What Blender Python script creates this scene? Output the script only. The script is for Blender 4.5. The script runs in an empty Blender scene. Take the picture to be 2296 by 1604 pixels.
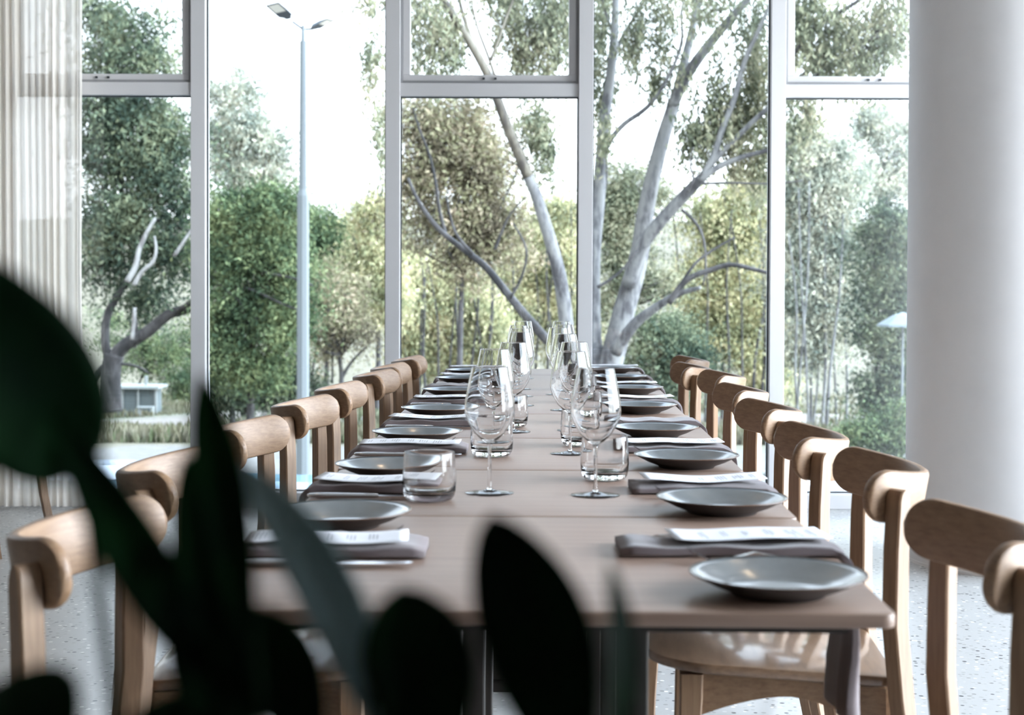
import bpy, math, random
import numpy as np
from mathutils import Vector, Matrix

S = bpy.context.scene
COL = S.collection
R = math.radians
rnd = random.Random(7)
nrng = np.random.default_rng(11)

# ------------------------------------------------------------------ camera
FPX = 3365.0                       # focal length in pixels of the 2296 px wide frame
PITCH, ROLL = R(1.1), R(0.2)
cd = bpy.data.cameras.new('camera')
cam = bpy.data.objects.new('camera', cd)
COL.objects.link(cam)
cd.sensor_width = 36.0
cd.sensor_fit = 'HORIZONTAL'
cd.lens = 36.0 * FPX / 2296.0
cd.shift_y = -102.0 / 2296.0
cd.clip_start = 0.02
cd.clip_end = 600
cd.dof.use_dof = True
cd.dof.focus_distance = 4.4
cd.dof.aperture_fstop = 5.4
CAM_Z = 1.15
cam.matrix_world = (Matrix.Translation((0, 0, CAM_Z)) @ Matrix.Rotation(math.pi / 2 - PITCH, 4, 'X')
                    @ Matrix.Rotation(ROLL, 4, 'Z'))
S.camera = cam
CM = cam.matrix_world.copy()

def view(px, py, d):
    """point of the place that the photo shows at px, py, at depth d metres"""
    return CM @ Vector(((px - 1148.0) / FPX * d, -(py - 700.0) / FPX * d, -d))

# ------------------------------------------------------------------ light
w = bpy.data.worlds.new('overcast_sky')
S.world = w
w.use_nodes = True
nt = w.node_tree
nt.nodes.clear()
tc = nt.nodes.new('ShaderNodeTexCoord')
sep = nt.nodes.new('ShaderNodeSeparateXYZ')
ramp = nt.nodes.new('ShaderNodeValToRGB')
bg = nt.nodes.new('ShaderNodeBackground')
wo = nt.nodes.new('ShaderNodeOutputWorld')
nt.links.new(tc.outputs['Generated'], sep.inputs[0])
nt.links.new(sep.outputs['Z'], ramp.inputs[0])
ramp.color_ramp.elements[0].position = 0.0
ramp.color_ramp.elements[0].color = (0.93, 0.96, 1.0, 1)
ramp.color_ramp.elements[1].position = 0.6
ramp.color_ramp.elements[1].color = (0.62, 0.78, 1.0, 1)
nt.links.new(ramp.outputs[0], bg.inputs[0])
bg.inputs[1].default_value = 3.6
nt.links.new(bg.outputs[0], wo.inputs[0])
# the veiled sun brightens the sky on the right
dot = nt.nodes.new('ShaderNodeVectorMath'); dot.operation = 'DOT_PRODUCT'
nt.links.new(tc.outputs['Generated'], dot.inputs[0]); dot.inputs[1].default_value = Vector((0.93, -0.12, 0.36)).normalized()
mr = nt.nodes.new('ShaderNodeMapRange'); mr.inputs['From Min'].default_value = 0.3; mr.inputs['From Max'].default_value = 1.0
mr.inputs['To Min'].default_value = 3.6; mr.inputs['To Max'].default_value = 33.0
nt.links.new(dot.outputs['Value'], mr.inputs['Value']); nt.links.new(mr.outputs[0], bg.inputs[1])

sd = bpy.data.lights.new('sun', 'SUN')
sd.energy = 2.2
sd.angle = R(3)
sd.color = (1.0, 0.93, 0.8)
sun = bpy.data.objects.new('sun', sd)
COL.objects.link(sun)
sun.rotation_euler = (R(48), 0, R(-38))      # from behind the building, so it lights the trees and not the room

vs = S.view_settings
vs.view_transform = 'Standard'
vs.look = 'None'
vs.exposure = 0.0
vs.gamma = 1.0
vs.use_curve_mapping = False
S.cycles.max_bounces = 14
S.cycles.diffuse_bounces = 5
S.cycles.glossy_bounces = 6
S.cycles.transmission_bounces = 14
S.cycles.transparent_max_bounces = 24
S.cycles.use_denoising = True
S.cycles.sample_clamp_indirect = 6.0
S.cycles.caustics_refractive = True
S.cycles.caustics_reflective = True
S.cycles.blur_glossy = 0.6

# ------------------------------------------------------------------ helpers
def tag(o, label=None, cat=None, group=None, kind=None):
    if label: o['label'] = label
    if cat: o['category'] = cat
    if group: o['group'] = group
    if kind: o['kind'] = kind
    return o

def empty(name, loc=(0, 0, 0), rz=0.0):
    o = bpy.data.objects.new(name, None)
    o.empty_display_size = 0.1
    COL.objects.link(o)
    o.location = loc
    o.rotation_euler = (0, 0, rz)
    return o

def mesh_obj(name, verts, faces, mat, parent=None, smooth=False, angle=None):
    me = bpy.data.meshes.new(name)
    me.from_pydata([tuple(v) for v in verts], [], faces)
    me.validate()
    me.materials.append(mat)
    if smooth:
        me.polygons.foreach_set('use_smooth', [True] * len(me.polygons))
        if angle:
            me.set_sharp_from_angle(angle=R(angle))
    me.update()
    o = bpy.data.objects.new(name, me)
    COL.objects.link(o)
    if parent: o.parent = parent
    return o

def copy_tree(o, parent=None):
    c = o.copy()
    COL.objects.link(c)
    c.parent = parent
    for ch in [x for x in KIDS.get(o.name, [])]:
        copy_tree(ch, c)
    return c

KIDS = {}
def reg(o, parent):
    KIDS.setdefault(parent.name, []).append(o)
    return o

class MB:
    """collects shapes, then links them as one mesh"""
    def __init__(s): s.v = []; s.f = []
    def add(s, v, f, M=None):
        n = len(s.v)
        s.v += [tuple(M @ Vector(p)) if M else tuple(p) for p in v]
        s.f += [tuple(i + n for i in q) for q in f]
        return s
    def box(s, a, b, M=None):
        x0, y0, z0 = a; x1, y1, z1 = b
        v = [(x0, y0, z0), (x1, y0, z0), (x1, y1, z0), (x0, y1, z0), (x0, y0, z1), (x1, y0, z1), (x1, y1, z1), (x0, y1, z1)]
        f = [(0, 3, 2, 1), (4, 5, 6, 7), (0, 1, 5, 4), (1, 2, 6, 5), (2, 3, 7, 6), (3, 0, 4, 7)]
        return s.add(v, f, M)
    def lathe(s, prof, n=48, M=None):
        v = []; f = []; rings = []
        for (r, z) in prof:
            if r < 1e-6:
                rings.append([len(v)]); v.append((0, 0, z))
            else:
                rings.append(list(range(len(v), len(v) + n)))
                v += [(r * math.cos(2 * math.pi * k / n), r * math.sin(2 * math.pi * k / n), z) for k in range(n)]
        for a, b in zip(rings, rings[1:]):
            for k in range(n):
                k2 = (k + 1) % n
                if len(a) == 1 and len(b) == 1: continue
                if len(a) == 1: f.append((a[0], b[k2], b[k]))
                elif len(b) == 1: f.append((a[k], a[k2], b[0]))
                else: f.append((a[k], a[k2], b[k2], b[k]))
        f = [q[::-1] for q in f] if prof[0][1] > prof[-1][1] else f
        return s.add(v, f, M)
    def sweep(s, path, radii, n=8, cap=True):
        """tube through points"""
        P = [Vector(p) for p in path]
        v = []; f = []
        up = Vector((0.13, 0.97, 0.2)).normalized()
        for i, p in enumerate(P):
            t = (P[min(i + 1, len(P) - 1)] - P[max(i - 1, 0)]).normalized()
            a = t.cross(up)
            if a.length < 1e-3: a = t.cross(Vector((1, 0, 0)))
            a.normalize(); b = t.cross(a)
            for k in range(n):
                th = 2 * math.pi * k / n
                v.append(p + (a * math.cos(th) + b * math.sin(th)) * radii[i])
        for i in range(len(P) - 1):
            for k in range(n):
                k2 = (k + 1) % n
                f.append((i * n + k, (i + 1) * n + k, (i + 1) * n + k2, i * n + k2))
        if cap:
            f.append(tuple(range(n)))
            m = (len(P) - 1) * n
            f.append(tuple(range(m + n - 1, m - 1, -1)))
        return s.add(v, f)
    def loft(s, rings, closed_ring=True, cap=True):
        n = len(rings[0]); v = [p for r in rings for p in r]; f = []
        for i in range(len(rings) - 1):
            for k in range(n if closed_ring else n - 1):
                k2 = (k + 1) % n
                f.append((i * n + k, i * n + k2, (i + 1) * n + k2, (i + 1) * n + k))
        if cap and closed_ring:
            f.append(tuple(range(n - 1, -1, -1)))
            m = (len(rings) - 1) * n
            f.append(tuple(range(m, m + n)))
        return s.add(v, f)
    def build(s, name, mat, parent=None, smooth=False, angle=None, bevel=0, seg=2, subsurf=0, recalc=True):
        o = mesh_obj(name, s.v, s.f, mat, parent, smooth, angle)
        if recalc:
            import bmesh
            bm = bmesh.new(); bm.from_mesh(o.data)
            bmesh.ops.recalc_face_normals(bm, faces=bm.faces)
            bm.to_mesh(o.data); bm.free()
        if bevel:
            m = o.modifiers.new('bevel', 'BEVEL'); m.width = bevel; m.segments = seg; m.limit_method = 'ANGLE'; m.angle_limit = R(40)
            m.harden_normals = False
        if subsurf:
            m = o.modifiers.new('sub', 'SUBSURF'); m.levels = subsurf; m.render_levels = subsurf
        if parent: reg(o, parent)
        return o

# ------------------------------------------------------------------ materials
def principled(name, color, rough=0.5, **kw):
    m = bpy.data.materials.new(name)
    m.use_nodes = True
    b = m.node_tree.nodes['Principled BSDF']
    b.inputs['Base Color'].default_value = (*color, 1)
    b.inputs['Roughness'].default_value = rough
    for k, val in kw.items():
        b.inputs[k.replace('_', ' ')].default_value = val
    return m

def node_mat(name):
    m = bpy.data.materials.new(name); m.use_nodes = True
    return m, m.node_tree, m.node_tree.nodes['Principled BSDF']

def noise(nt, scale, detail=3, vec=None, rough=0.5):
    n = nt.nodes.new('ShaderNodeTexNoise')
    n.inputs['Scale'].default_value = scale; n.inputs['Detail'].default_value = detail
    n.inputs['Roughness'].default_value = rough
    if vec: nt.links.new(vec, n.inputs['Vector'])
    return n

def cramp(nt, fac, stops):
    r = nt.nodes.new('ShaderNodeValToRGB')
    e = r.color_ramp.elements
    while len(e) < len(stops): e.new(0.5)
    for k, (p, c) in enumerate(stops):
        e[k].position = p; e[k].color = (*c, 1)
    nt.links.new(fac, r.inputs[0])
    return r

def mapping(nt, scale, coord='Object'):
    t = nt.nodes.new('ShaderNodeTexCoord'); m = nt.nodes.new('ShaderNodeMapping')
    m.inputs['Scale'].default_value = scale
    nt.links.new(t.outputs[coord], m.inputs['Vector'])
    return m

def bump(nt, b, height, strength, dist=0.002):
    n = nt.nodes.new('ShaderNodeBump'); n.inputs['Strength'].default_value = strength; n.inputs['Distance'].default_value = dist
    nt.links.new(height, n.inputs['Height']); nt.links.new(n.outputs[0], b.inputs['Normal'])

def wood(name, c1, c2, c3, scale, rough, coat=0.25, coat_rough=0.15):
    m, nt, b = node_mat(name)
    mp = mapping(nt, scale)
    n1 = noise(nt, 1.0, 5, mp.outputs[0], 0.6)
    r = cramp(nt, n1.outputs['Fac'], [(0.25, c1), (0.5, c2), (0.78, c3)])
    nt.links.new(r.outputs[0], b.inputs['Base Color'])
    b.inputs['Roughness'].default_value = rough
    b.inputs['Coat Weight'].default_value = coat
    b.inputs['Coat Roughness'].default_value = coat_rough
    bump(nt, b, n1.outputs['Fac'], 0.12, 0.001)
    return m

M_WOOD = wood('chair_beech_wood', (0.18, 0.098, 0.052), (0.245, 0.142, 0.078), (0.31, 0.192, 0.11), (9, 60, 160), 0.5, 0.08, 0.3)
M_SEAT = wood('chair_seat_wood', (0.15, 0.085, 0.05), (0.20, 0.118, 0.07), (0.25, 0.152, 0.092), (9, 60, 160), 0.35, 0.8, 0.12)
M_WOODV = wood('chair_leg_wood', (0.18, 0.098, 0.052), (0.245, 0.142, 0.078), (0.31, 0.192, 0.11), (120, 120, 7), 0.5, 0.08, 0.3)
M_TABLE = wood('table_top_wood', (0.20, 0.125, 0.09), (0.25, 0.162, 0.12), (0.30, 0.20, 0.15), (2.4, 60, 60), 0.42, 0.12, 0.35)
M_TEDGE = principled('table_leg_dark', (0.022, 0.016, 0.013), 0.5)

def plaster(name, col, bumpy=0.15, scale=60):
    m, nt, b = node_mat(name)
    mp = mapping(nt, (1, 1, 1))
    n = noise(nt, scale, 4, mp.outputs[0]); n2 = noise(nt, 2.2, 4, mp.outputs[0], 0.65)
    r = cramp(nt, n2.outputs['Fac'], [(0.3, tuple(c * 0.93 for c in col)), (0.7, col)])
    nt.links.new(r.outputs[0], b.inputs['Base Color'])
    b.inputs['Roughness'].default_value = 0.6
    bump(nt, b, n.outputs['Fac'], bumpy, 0.002)
    return m
M_WALL = plaster('painted_wall', (0.62, 0.60, 0.58))
M_PANEL = plaster('dark_panelled_wall', (0.075, 0.065, 0.058))
M_COLUMN = plaster('painted_column', (0.78, 0.76, 0.76), 0.35, 22)
M_FRAME = principled('white_painted_frame', (0.63, 0.62, 0.63), 0.35)
M_CEIL = plaster('white_ceiling', (0.42, 0.41, 0.40))
M_GASKET = principled('dark_gasket', (0.03, 0.035, 0.04), 0.6)

m, nt, b = node_mat('terrazzo_floor'); M_FLOOR = m
mp = mapping(nt, (1, 1, 1))
vo = nt.nodes.new('ShaderNodeTexVoronoi'); vo.inputs['Scale'].default_value = 52; nt.links.new(mp.outputs[0], vo.inputs['Vector'])
r1 = cramp(nt, vo.outputs['Color'], [(0.2, (0.05, 0.05, 0.05)), (0.28, (0.33, 0.32, 0.30)), (0.7, (0.50, 0.49, 0.47)), (0.8, (0.9, 0.88, 0.84))])
r2 = cramp(nt, vo.outputs['Distance'], [(0.3, (1, 1, 1)), (0.4, (0, 0, 0))])
mx = nt.nodes.new('ShaderNodeMix'); mx.data_type = 'RGBA'
nt.links.new(r2.outputs[0], mx.inputs[0]); mx.inputs[6].default_value = (0.48, 0.47, 0.455, 1); nt.links.new(r1.outputs[0], mx.inputs[7])
nt.links.new(mx.outputs[2], b.inputs['Base Color']); b.inputs['Roughness'].default_value = 0.28
n = noise(nt, 30, 3, mp.outputs[0]); bump(nt, b, n.outputs['Fac'], 0.12, 0.002)

def pane_mat(name, tint=(1, 1, 1), refl=1.0):
    m = bpy.data.materials.new(name); m.use_nodes = True; nt = m.node_tree; nt.nodes.clear()
    o = nt.nodes.new('ShaderNodeOutputMaterial'); mix = nt.nodes.new('ShaderNodeMixShader')
    t = nt.nodes.new('ShaderNodeBsdfTransparent'); t.inputs[0].default_value = (*tint, 1)
    g = nt.nodes.new('ShaderNodeBsdfGlossy'); g.inputs['Roughness'].default_value = 0.0
    fr = nt.nodes.new('ShaderNodeFresnel'); fr.inputs[0].default_value = 1.5
    ml = nt.nodes.new('ShaderNodeMath'); ml.operation = 'MULTIPLY'; ml.inputs[1].default_value = refl
    nt.links.new(fr.outputs[0], ml.inputs[0]); nt.links.new(ml.outputs[0], mix.inputs[0])
    nt.links.new(t.outputs[0], mix.inputs[1]); nt.links.new(g.outputs[0], mix.inputs[2]); nt.links.new(mix.outputs[0], o.inputs[0])
    return m
M_PANE = pane_mat('window_glass', (0.97, 0.99, 0.99))
M_GLASS = principled('clear_drinking_glass', (1, 1, 1), 0.0, IOR=1.36, Transmission_Weight=1.0)
M_STEEL = principled('polished_steel', (0.62, 0.62, 0.64), 0.14, Metallic=1.0)
M_NAPKIN, nt, b = node_mat('mauve_grey_napkin')
mp = mapping(nt, (900, 900, 900)); n = noise(nt, 1, 2, mp.outputs[0])
b.inputs['Base Color'].default_value = (0.17, 0.135, 0.135, 1); b.inputs['Roughness'].default_value = 0.95
b.inputs['Sheen Weight'].default_value = 0.25
bump(nt, b, n.outputs['Fac'], 0.3, 0.001)
M_PAPER = principled('menu_paper', (0.80, 0.79, 0.82), 0.7)
M_INK = principled('menu_ink', (0.25, 0.25, 0.27), 0.8)

m, nt, b = node_mat('dark_glazed_plate'); M_PLATE = m
mp = mapping(nt, (1, 1, 1)); n = noise(nt, 35, 4, mp.outputs[0])
r = cramp(nt, n.outputs['Fac'], [(0.3, (0.08, 0.09, 0.096)), (0.7, (0.115, 0.127, 0.133))])
nt.links.new(r.outputs[0], b.inputs['Base Color']); b.inputs['Roughness'].default_value = 0.3; b.inputs['Coat Weight'].default_value = 1.0
b.inputs['IOR'].default_value = 1.9; b.inputs['Coat IOR'].default_value = 1.8; b.inputs['Coat Roughness'].default_value = 0.15
M_PLATEB = principled('plate_underside', (0.035, 0.028, 0.026), 0.5)
M_RIM = principled('plate_brown_rim', (0.09, 0.05, 0.032), 0.25)

m = bpy.data.materials.new('sheer_curtain'); M_CURTAIN = m; m.use_nodes = True; nt = m.node_tree; nt.nodes.clear()
o = nt.nodes.new('ShaderNodeOutputMaterial'); d = nt.nodes.new('ShaderNodeBsdfDiffuse'); d.inputs[0].default_value = (0.88, 0.83, 0.77, 1)
t = nt.nodes.new('ShaderNodeBsdfTranslucent'); t.inputs[0].default_value = (0.88, 0.82, 0.75, 1)
tr = nt.nodes.new('ShaderNodeBsdfTransparent')
m1 = nt.nodes.new('ShaderNodeMixShader'); m1.inputs[0].default_value = 0.52; m2 = nt.nodes.new('ShaderNodeMixShader'); m2.inputs[0].default_value = 0.1
nt.links.new(d.outputs[0], m1.inputs[1]); nt.links.new(t.outputs[0], m1.inputs[2]); nt.links.new(m1.outputs[0], m2.inputs[1]); nt.links.new(tr.outputs[0], m2.inputs[2])
nt.links.new(m2.outputs[0], o.inputs[0])

def leaf_mat(name, cols, trans=0.35, rough=0.5):
    """foliage: each leaf takes its own tone"""
    m = bpy.data.materials.new(name); m.use_nodes = True; nt = m.node_tree; nt.nodes.clear()
    o = nt.nodes.new('ShaderNodeOutputMaterial')
    g = nt.nodes.new('ShaderNodeNewGeometry')
    n = len(cols)
    nz = noise(nt, 0.9, 3, g.outputs['Position'], 0.6)
    a1 = nt.nodes.new('ShaderNodeMapRange'); a1.inputs['From Min'].default_value = 0.3; a1.inputs['From Max'].default_value = 0.7
    nt.links.new(nz.outputs['Fac'], a1.inputs['Value'])
    mxf = nt.nodes.new('ShaderNodeMix'); mxf.inputs[0].default_value = 0.42
    nt.links.new(a1.outputs[0], mxf.inputs[2]); nt.links.new(g.outputs['Random Per Island'], mxf.inputs[3])
    r = cramp(nt, mxf.outputs[0], [(0.12 + 0.76 * (k + 0.5) / n, c) for k, c in enumerate(cols)])
    d = nt.nodes.new('ShaderNodeBsdfDiffuse'); t = nt.nodes.new('ShaderNodeBsdfTranslucent')
    mx = nt.nodes.new('ShaderNodeMixShader'); mx.inputs[0].default_value = trans
    nt.links.new(r.outputs[0], d.inputs[0]); nt.links.new(r.outputs[0], t.inputs[0])
    nt.links.new(d.outputs[0], mx.inputs[1]); nt.links.new(t.outputs[0], mx.inputs[2]); nt.links.new(mx.outputs[0], o.inputs[0])
    return m

def bark_mat(name, c1, c2, c3, sc=(1.6, 1.6, 0.55)):
    m, nt, b = node_mat(name)
    mp = mapping(nt, sc); n = noise(nt, 2.2, 6, mp.outputs[0], 0.7); n2 = noise(nt, 7.0, 4, mp.outputs[0], 0.6)
    ad = nt.nodes.new('ShaderNodeMath'); ad.operation = 'MULTIPLY_ADD'; ad.inputs[1].default_value = 0.35
    nt.links.new(n2.outputs['Fac'], ad.inputs[0]); nt.links.new(n.outputs['Fac'], ad.inputs[2])
    r = cramp(nt, ad.outputs[0], [(0.575, c1), (0.615, tuple((p + q) / 2 for p, q in zip(c1, c2))), (0.655, c2), (0.74, c3)])
    nt.links.new(r.outputs[0], b.inputs['Base Color']); b.inputs['Roughness'].default_value = 0.85
    bump(nt, b, ad.outputs[0], 0.5, 0.05)
    return m
M_BARKW = bark_mat('pale_gum_bark', (0.035, 0.033, 0.035), (0.08, 0.078, 0.079), (0.122, 0.119, 0.115))
M_BARKO = bark_mat('olive_brown_bark', (0.03, 0.024, 0.019), (0.06, 0.05, 0.035), (0.095, 0.083, 0.062))
M_BARKD = bark_mat('dark_grey_bark', (0.010, 0.009, 0.009), (0.020, 0.017, 0.017), (0.042, 0.038, 0.037))

# ------------------------------------------------------------------ the room
WY = 7.67           # inner face of the glazed wall
def struct(mb, name, mat, **k):
    o = mb.build(name, mat, **k); o['kind'] = 'structure'; return o
struct(MB().box((-5.2, -5, -0.12), (4.0, 7.85, 0.0)), 'floor', M_FLOOR)
struct(MB().box((-5.3, -5.1, 3.3), (4.1, 8.3, 3.5)), 'ceiling', M_CEIL)
struct(MB().box((-5.3, -5.1, 0.0), (-5.0, 7.7, 3.3)), 'wall_left', M_PANEL)
struct(MB().box((-5.0, -5.1, 0.0), (3.95, -4.9, 3.3)), 'wall_back', M_PANEL)
struct(MB().box((-5.3, -5.1, -3.0), (4.0, 7.85, -0.13)), 'trim_99', M_PANEL)     # storey below the dining room

def X(px): return (px - 1148.0) * WY / FPX
def Zw(py): return CAM_Z - (py - 635.0) * WY / FPX
TOPZ = 3.3
mull = [X(443.5), X(879.5), X(1312), X(1742.5)]
dx = mull[2] - mull[1]
allm = [mull[0] - 3 * dx, mull[0] - 2 * dx, mull[0] - dx] + mull + [mull[3] + dx, mull[3] + 2 * dx]
allm = [x for x in allm if -4.98 < x < 3.9]
SILL = 0.075
for k, x in enumerate(allm):
    struct(MB().box((x - 0.037, WY, SILL), (x + 0.037, WY + 0.11, TOPZ)), 'trim_%d' % (k + 1), M_FRAME, bevel=0.002)
struct(MB().box((-5.0, WY - 0.03, 0.0), (3.95, WY + 0.13, SILL)), 'trim_20', M_FRAME, bevel=0.004)
struct(MB().box((-5.0, WY - 0.01, 3.2), (3.95, WY + 0.13, 3.3)), 'trim_21', M_FRAME)
edges = [-5.0] + allm + [3.9]
i0 = allm.index(mull[0])
for k in range(len(edges) - 1):
    a = edges[k] + (0.037 if k else 0); c = edges[k + 1] - 0.037
    root = empty('window_%d' % (k + 1), ((a + c) / 2, WY + 0.05, SILL)); root['kind'] = 'structure'
    h = (c - a) / 2
    opening = (k - i0) % 2 == 0          # bays with an awning sash over a transom
    g = MB()
    zt0, zt1 = Zw(216) - SILL, Zw(187) - SILL
    H = TOPZ - SILL - 0.1
    def frame_rect(mb, x0, z0, x1, z1, t, y0, y1):
        mb.box((x0, y0, z0), (x1, y1, z0 + t)); mb.box((x0, y0, z1 - t), (x1, y1, z1))
        mb.box((x0, y0, z0 + t), (x0 + t, y1, z1 - t)); mb.box((x1 - t, y0, z0 + t), (x1, y1, z1 - t))
    if opening:
        MB().box((-h, -0.04, zt0), (h, 0.06, zt1)).build('transom', M_FRAME, root, bevel=0.003)
        s = MB(); frame_rect(s, -h + 0.012, zt1 + 0.006, h - 0.012, H - 0.01, 0.038, -0.02, 0.03)
        s.build('sash', M_FRAME, root, bevel=0.003)
        s = MB(); frame_rect(s, -h + 0.0, zt1, h - 0.0, H, 0.013, -0.028, -0.022); s.build('sash_seal', principled('grey_seal', (0.3, 0.3, 0.31), 0.6), root)
        MB().box((-h + 0.045, 0.004, zt1 + 0.04), (h - 0.045, 0.010, H - 0.045)).build('glass_pane', M_PANE, root)
        MB().box((-h + 0.003, 0.004, 0.003), (h - 0.003, 0.010, zt0 - 0.003)).build('glass_pane', M_PANE, root)
        s = MB(); frame_rect(s, -h, 0, h, zt0, 0.006, -0.004, 0.014); s.build('glazing_bead', M_GASKET, root)
        for sx in (-1, 1):
            MB().box((sx * 0.03 - 0.006, -0.03, zt1 + 0.02), (sx * 0.03 + 0.006, -0.021, zt1 + 0.03)).build('screw', M_GASKET, root)
    else:
        MB().box((-h + 0.003, 0.004, 0.003), (h - 0.003, 0.010, H - 0.003)).build('glass_pane', M_PANE, root)
        s = MB(); frame_rect(s, -h, 0, h, H, 0.006, -0.004, 0.014); s.build('glazing_bead', M_GASKET, root)

# right-hand glazed wall, beyond the column
struct(MB().box((3.85, -4.9, 0), (4.0, -4.9 + 3 * 1.79 - 0.04, 3.3)), 'wall_right', M_PANEL)
for k in range(3, 8):
    y = -4.9 + k * 1.79
    struct(MB().box((3.85, y - 0.04, SILL), (3.95, y + 0.04, TOPZ)), 'trim_%d' % (30 + k), M_FRAME)
struct(MB().box((3.82, 0.44, 0), (3.98, 7.66, SILL)), 'trim_40', M_FRAME)
for k in range(3, 7):
    y = -4.9 + k * 1.79
    struct(MB().box((3.895, y + 0.045, SILL), (3.901, y + 1.745, 3.295)), 'window_%d' % (20 + k), M_PANE)

# round column
cr = 0.42
cxy = (1.665 + cr * 0.985, 6.25)
o = MB().lathe([(cr, 0.0), (cr, 3.295)], 96).build('column', M_COLUMN, smooth=True, angle=40)
o.location = (*cxy, 0); o['kind'] = 'structure'
o = MB().lathe([(cr + 0.002, 0), (cr + 0.002, 0.012), (cr, 0.014)], 96).build('baseboard_column', M_COLUMN, smooth=True, angle=40)
o.location = (*cxy, 0); o['kind'] = 'structure'

# ceiling downlights (warm), seen only as glints in the crockery
M_LAMP = bpy.data.materials.new('warm_lamp'); M_LAMP.use_nodes = True
bb = M_LAMP.node_tree.nodes['Principled BSDF']; bb.inputs['Emission Color'].default_value = (1, 0.72, 0.42, 1); bb.inputs['Emission Strength'].default_value = 60
for i, (x, y) in enumerate([(-3.1, 0.5), (2.64, 0.5), (-1.4, 4.4), (1.3, 4.3), (-0.2, 5.6)]):
    t = empty('ceiling_downlight', (x, y, 3.3))
    tag(t, 'small warm downlight in the ceiling, %s' % ['near the left wall', 'near the right wall', 'above the left row of chairs', 'above the right row of chairs', 'above the far tables'][i], 'ceiling light', 'ceiling downlights')
    MB().lathe([(0.045, 0), (0.06, -0.004), (0.06, -0.012), (0.045, -0.012)], 24).build('trim_ring', M_FRAME, t, smooth=True, angle=40)
    MB().lathe([(0.0, -0.010), (0.044, -0.010)], 24).build('lamp', M_LAMP, t)

# curtain
def make_curtain():
    nx = 700; x0, x1 = -3.25, X(203) + 0.0
    v = []; f = []
    for j, z in enumerate([0.02, 0.1, 0.5, 1.2, 2.0, 2.8, 3.19]):
        for i in range(nx + 1):
            u = i / nx; x = x0 + (x1 - x0) * u
            ph = u * 2 * math.pi * 27 + 1.1 * math.sin(u * 23) + 0.5 * math.sin(u * 57)
            amp = 0.018 + 0.006 * math.sin(u * 31)
            y = 7.53 + amp * math.sin(ph) + 0.002 * math.sin(ph * 2.3 + z)
            v.append((x + 0.005 * math.cos(ph) + (0.012 * math.sin(z * 1.3 + u * 9)) * (3.2 - z) / 3.2, y, z))
    n = nx + 1
    for j in range(6):
        for i in range(nx):
            f.append((j * n + i, j * n + i + 1, (j + 1) * n + i + 1, (j + 1) * n + i))
    o = mesh_obj('curtain', v, f, M_CURTAIN, smooth=True)
    tag(o, 'sheer cream pleated curtain hanging to the floor at the left window', 'curtain')
make_curtain()

# ------------------------------------------------------------------ table row frame
AX = R(1.33)
CA, SA = math.cos(AX), math.sin(AX)
def T(u, v, z=0.0):
    """u metres along the row of tables from the camera, v to its right"""
    return Vector((u * SA + v * CA, u * CA - v * SA, z))
TZ = 0.75
VL, VR = -0.446, 0.427

def rounded_rect(x0, y0, x1, y1, r, n=5):
    pts = []
    for cx, cy, a0 in ((x1 - r, y1 - r, 0), (x0 + r, y1 - r, 90), (x0 + r, y0 + r, 180), (x1 - r, y0 + r, 270)):
        for k in range(n + 1):
            a = R(a0 + 90 * k / n); pts.append((cx + r * math.cos(a), cy + r * math.sin(a)))
    return pts

def slab(pts, z0, z1, rr=0.003):
    """flat plate with softened edges from an outline"""
    cx = sum(p[0] for p in pts) / len(pts); cy = sum(p[1] for p in pts) / len(pts)
    def off(d):
        out = []
        n = len(pts)
        for i, p in enumerate(pts):
            a = Vector(pts[i - 1]); b = Vector(pts[(i + 1) % n]); t = (b - a)
            if t.length < 1e-9: out.append(p); continue
            t.normalize(); out.append((p[0] - t.y * d * 1, p[1] + t.x * d))
        return out
    rings = []
    for d, z in ((rr, z0), (rr * 0.3, z0 + rr * 0.3), (0, z0 + rr), (0, z1 - rr), (rr * 0.3, z1 - rr * 0.3), (rr, z1)):
        rings.append([(x, y, z) for x, y in off(d)])
    return MB().loft(rings)

tab_edges = [1.82, 2.564, 3.205, 3.868, 4.586, 5.34, 6.53, 7.01]
tab_where = ['nearest the camera', 'second from the camera', 'third from the camera', 'fourth from the camera', 'fifth from the camera',
             'long one, sixth from the camera', 'short one at the window end']
joff = [0.0, 0.004, -0.004, 0.005, -0.003, 0.002, -0.004]
for i in range(7):
    a, c = tab_edges[i] + (0.002 if i else 0), tab_edges[i + 1] - (0.004 if i else 0.001)
    ctr = T((a + c) / 2, (VL + VR) / 2 + joff[i], 0)
    t = empty('dining_table', ctr, -AX)
    tag(t, 'brown wooden dining table in the row, %s' % tab_where[i], 'table', 'dining tables pushed together in one row')
    hw, hl = (VR - VL) / 2, (c - a) / 2
    slab(rounded_rect(-hw, -hl, hw, hl, 0.018), TZ - 0.018, TZ, 0.003).build('tabletop', M_TABLE, t, smooth=True, angle=30)
    MB().box((-hw + 0.05, -hl + 0.05, TZ - 0.035), (hw - 0.05, hl - 0.05, TZ - 0.0185)).build('underframe', M_TEDGE, t)
    for sx in (-1, 1):
        MB().box((sx * 0.135 - 0.024, -0.024, 0.03), (sx * 0.135 + 0.024, 0.024, TZ - 0.035)).build('leg', M_TEDGE, t, bevel=0.004)
    MB().box((-0.3, -0.035, 0.0), (0.3, 0.035, 0.03)).build('foot_bar', M_TEDGE, t, bevel=0.005)

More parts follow.
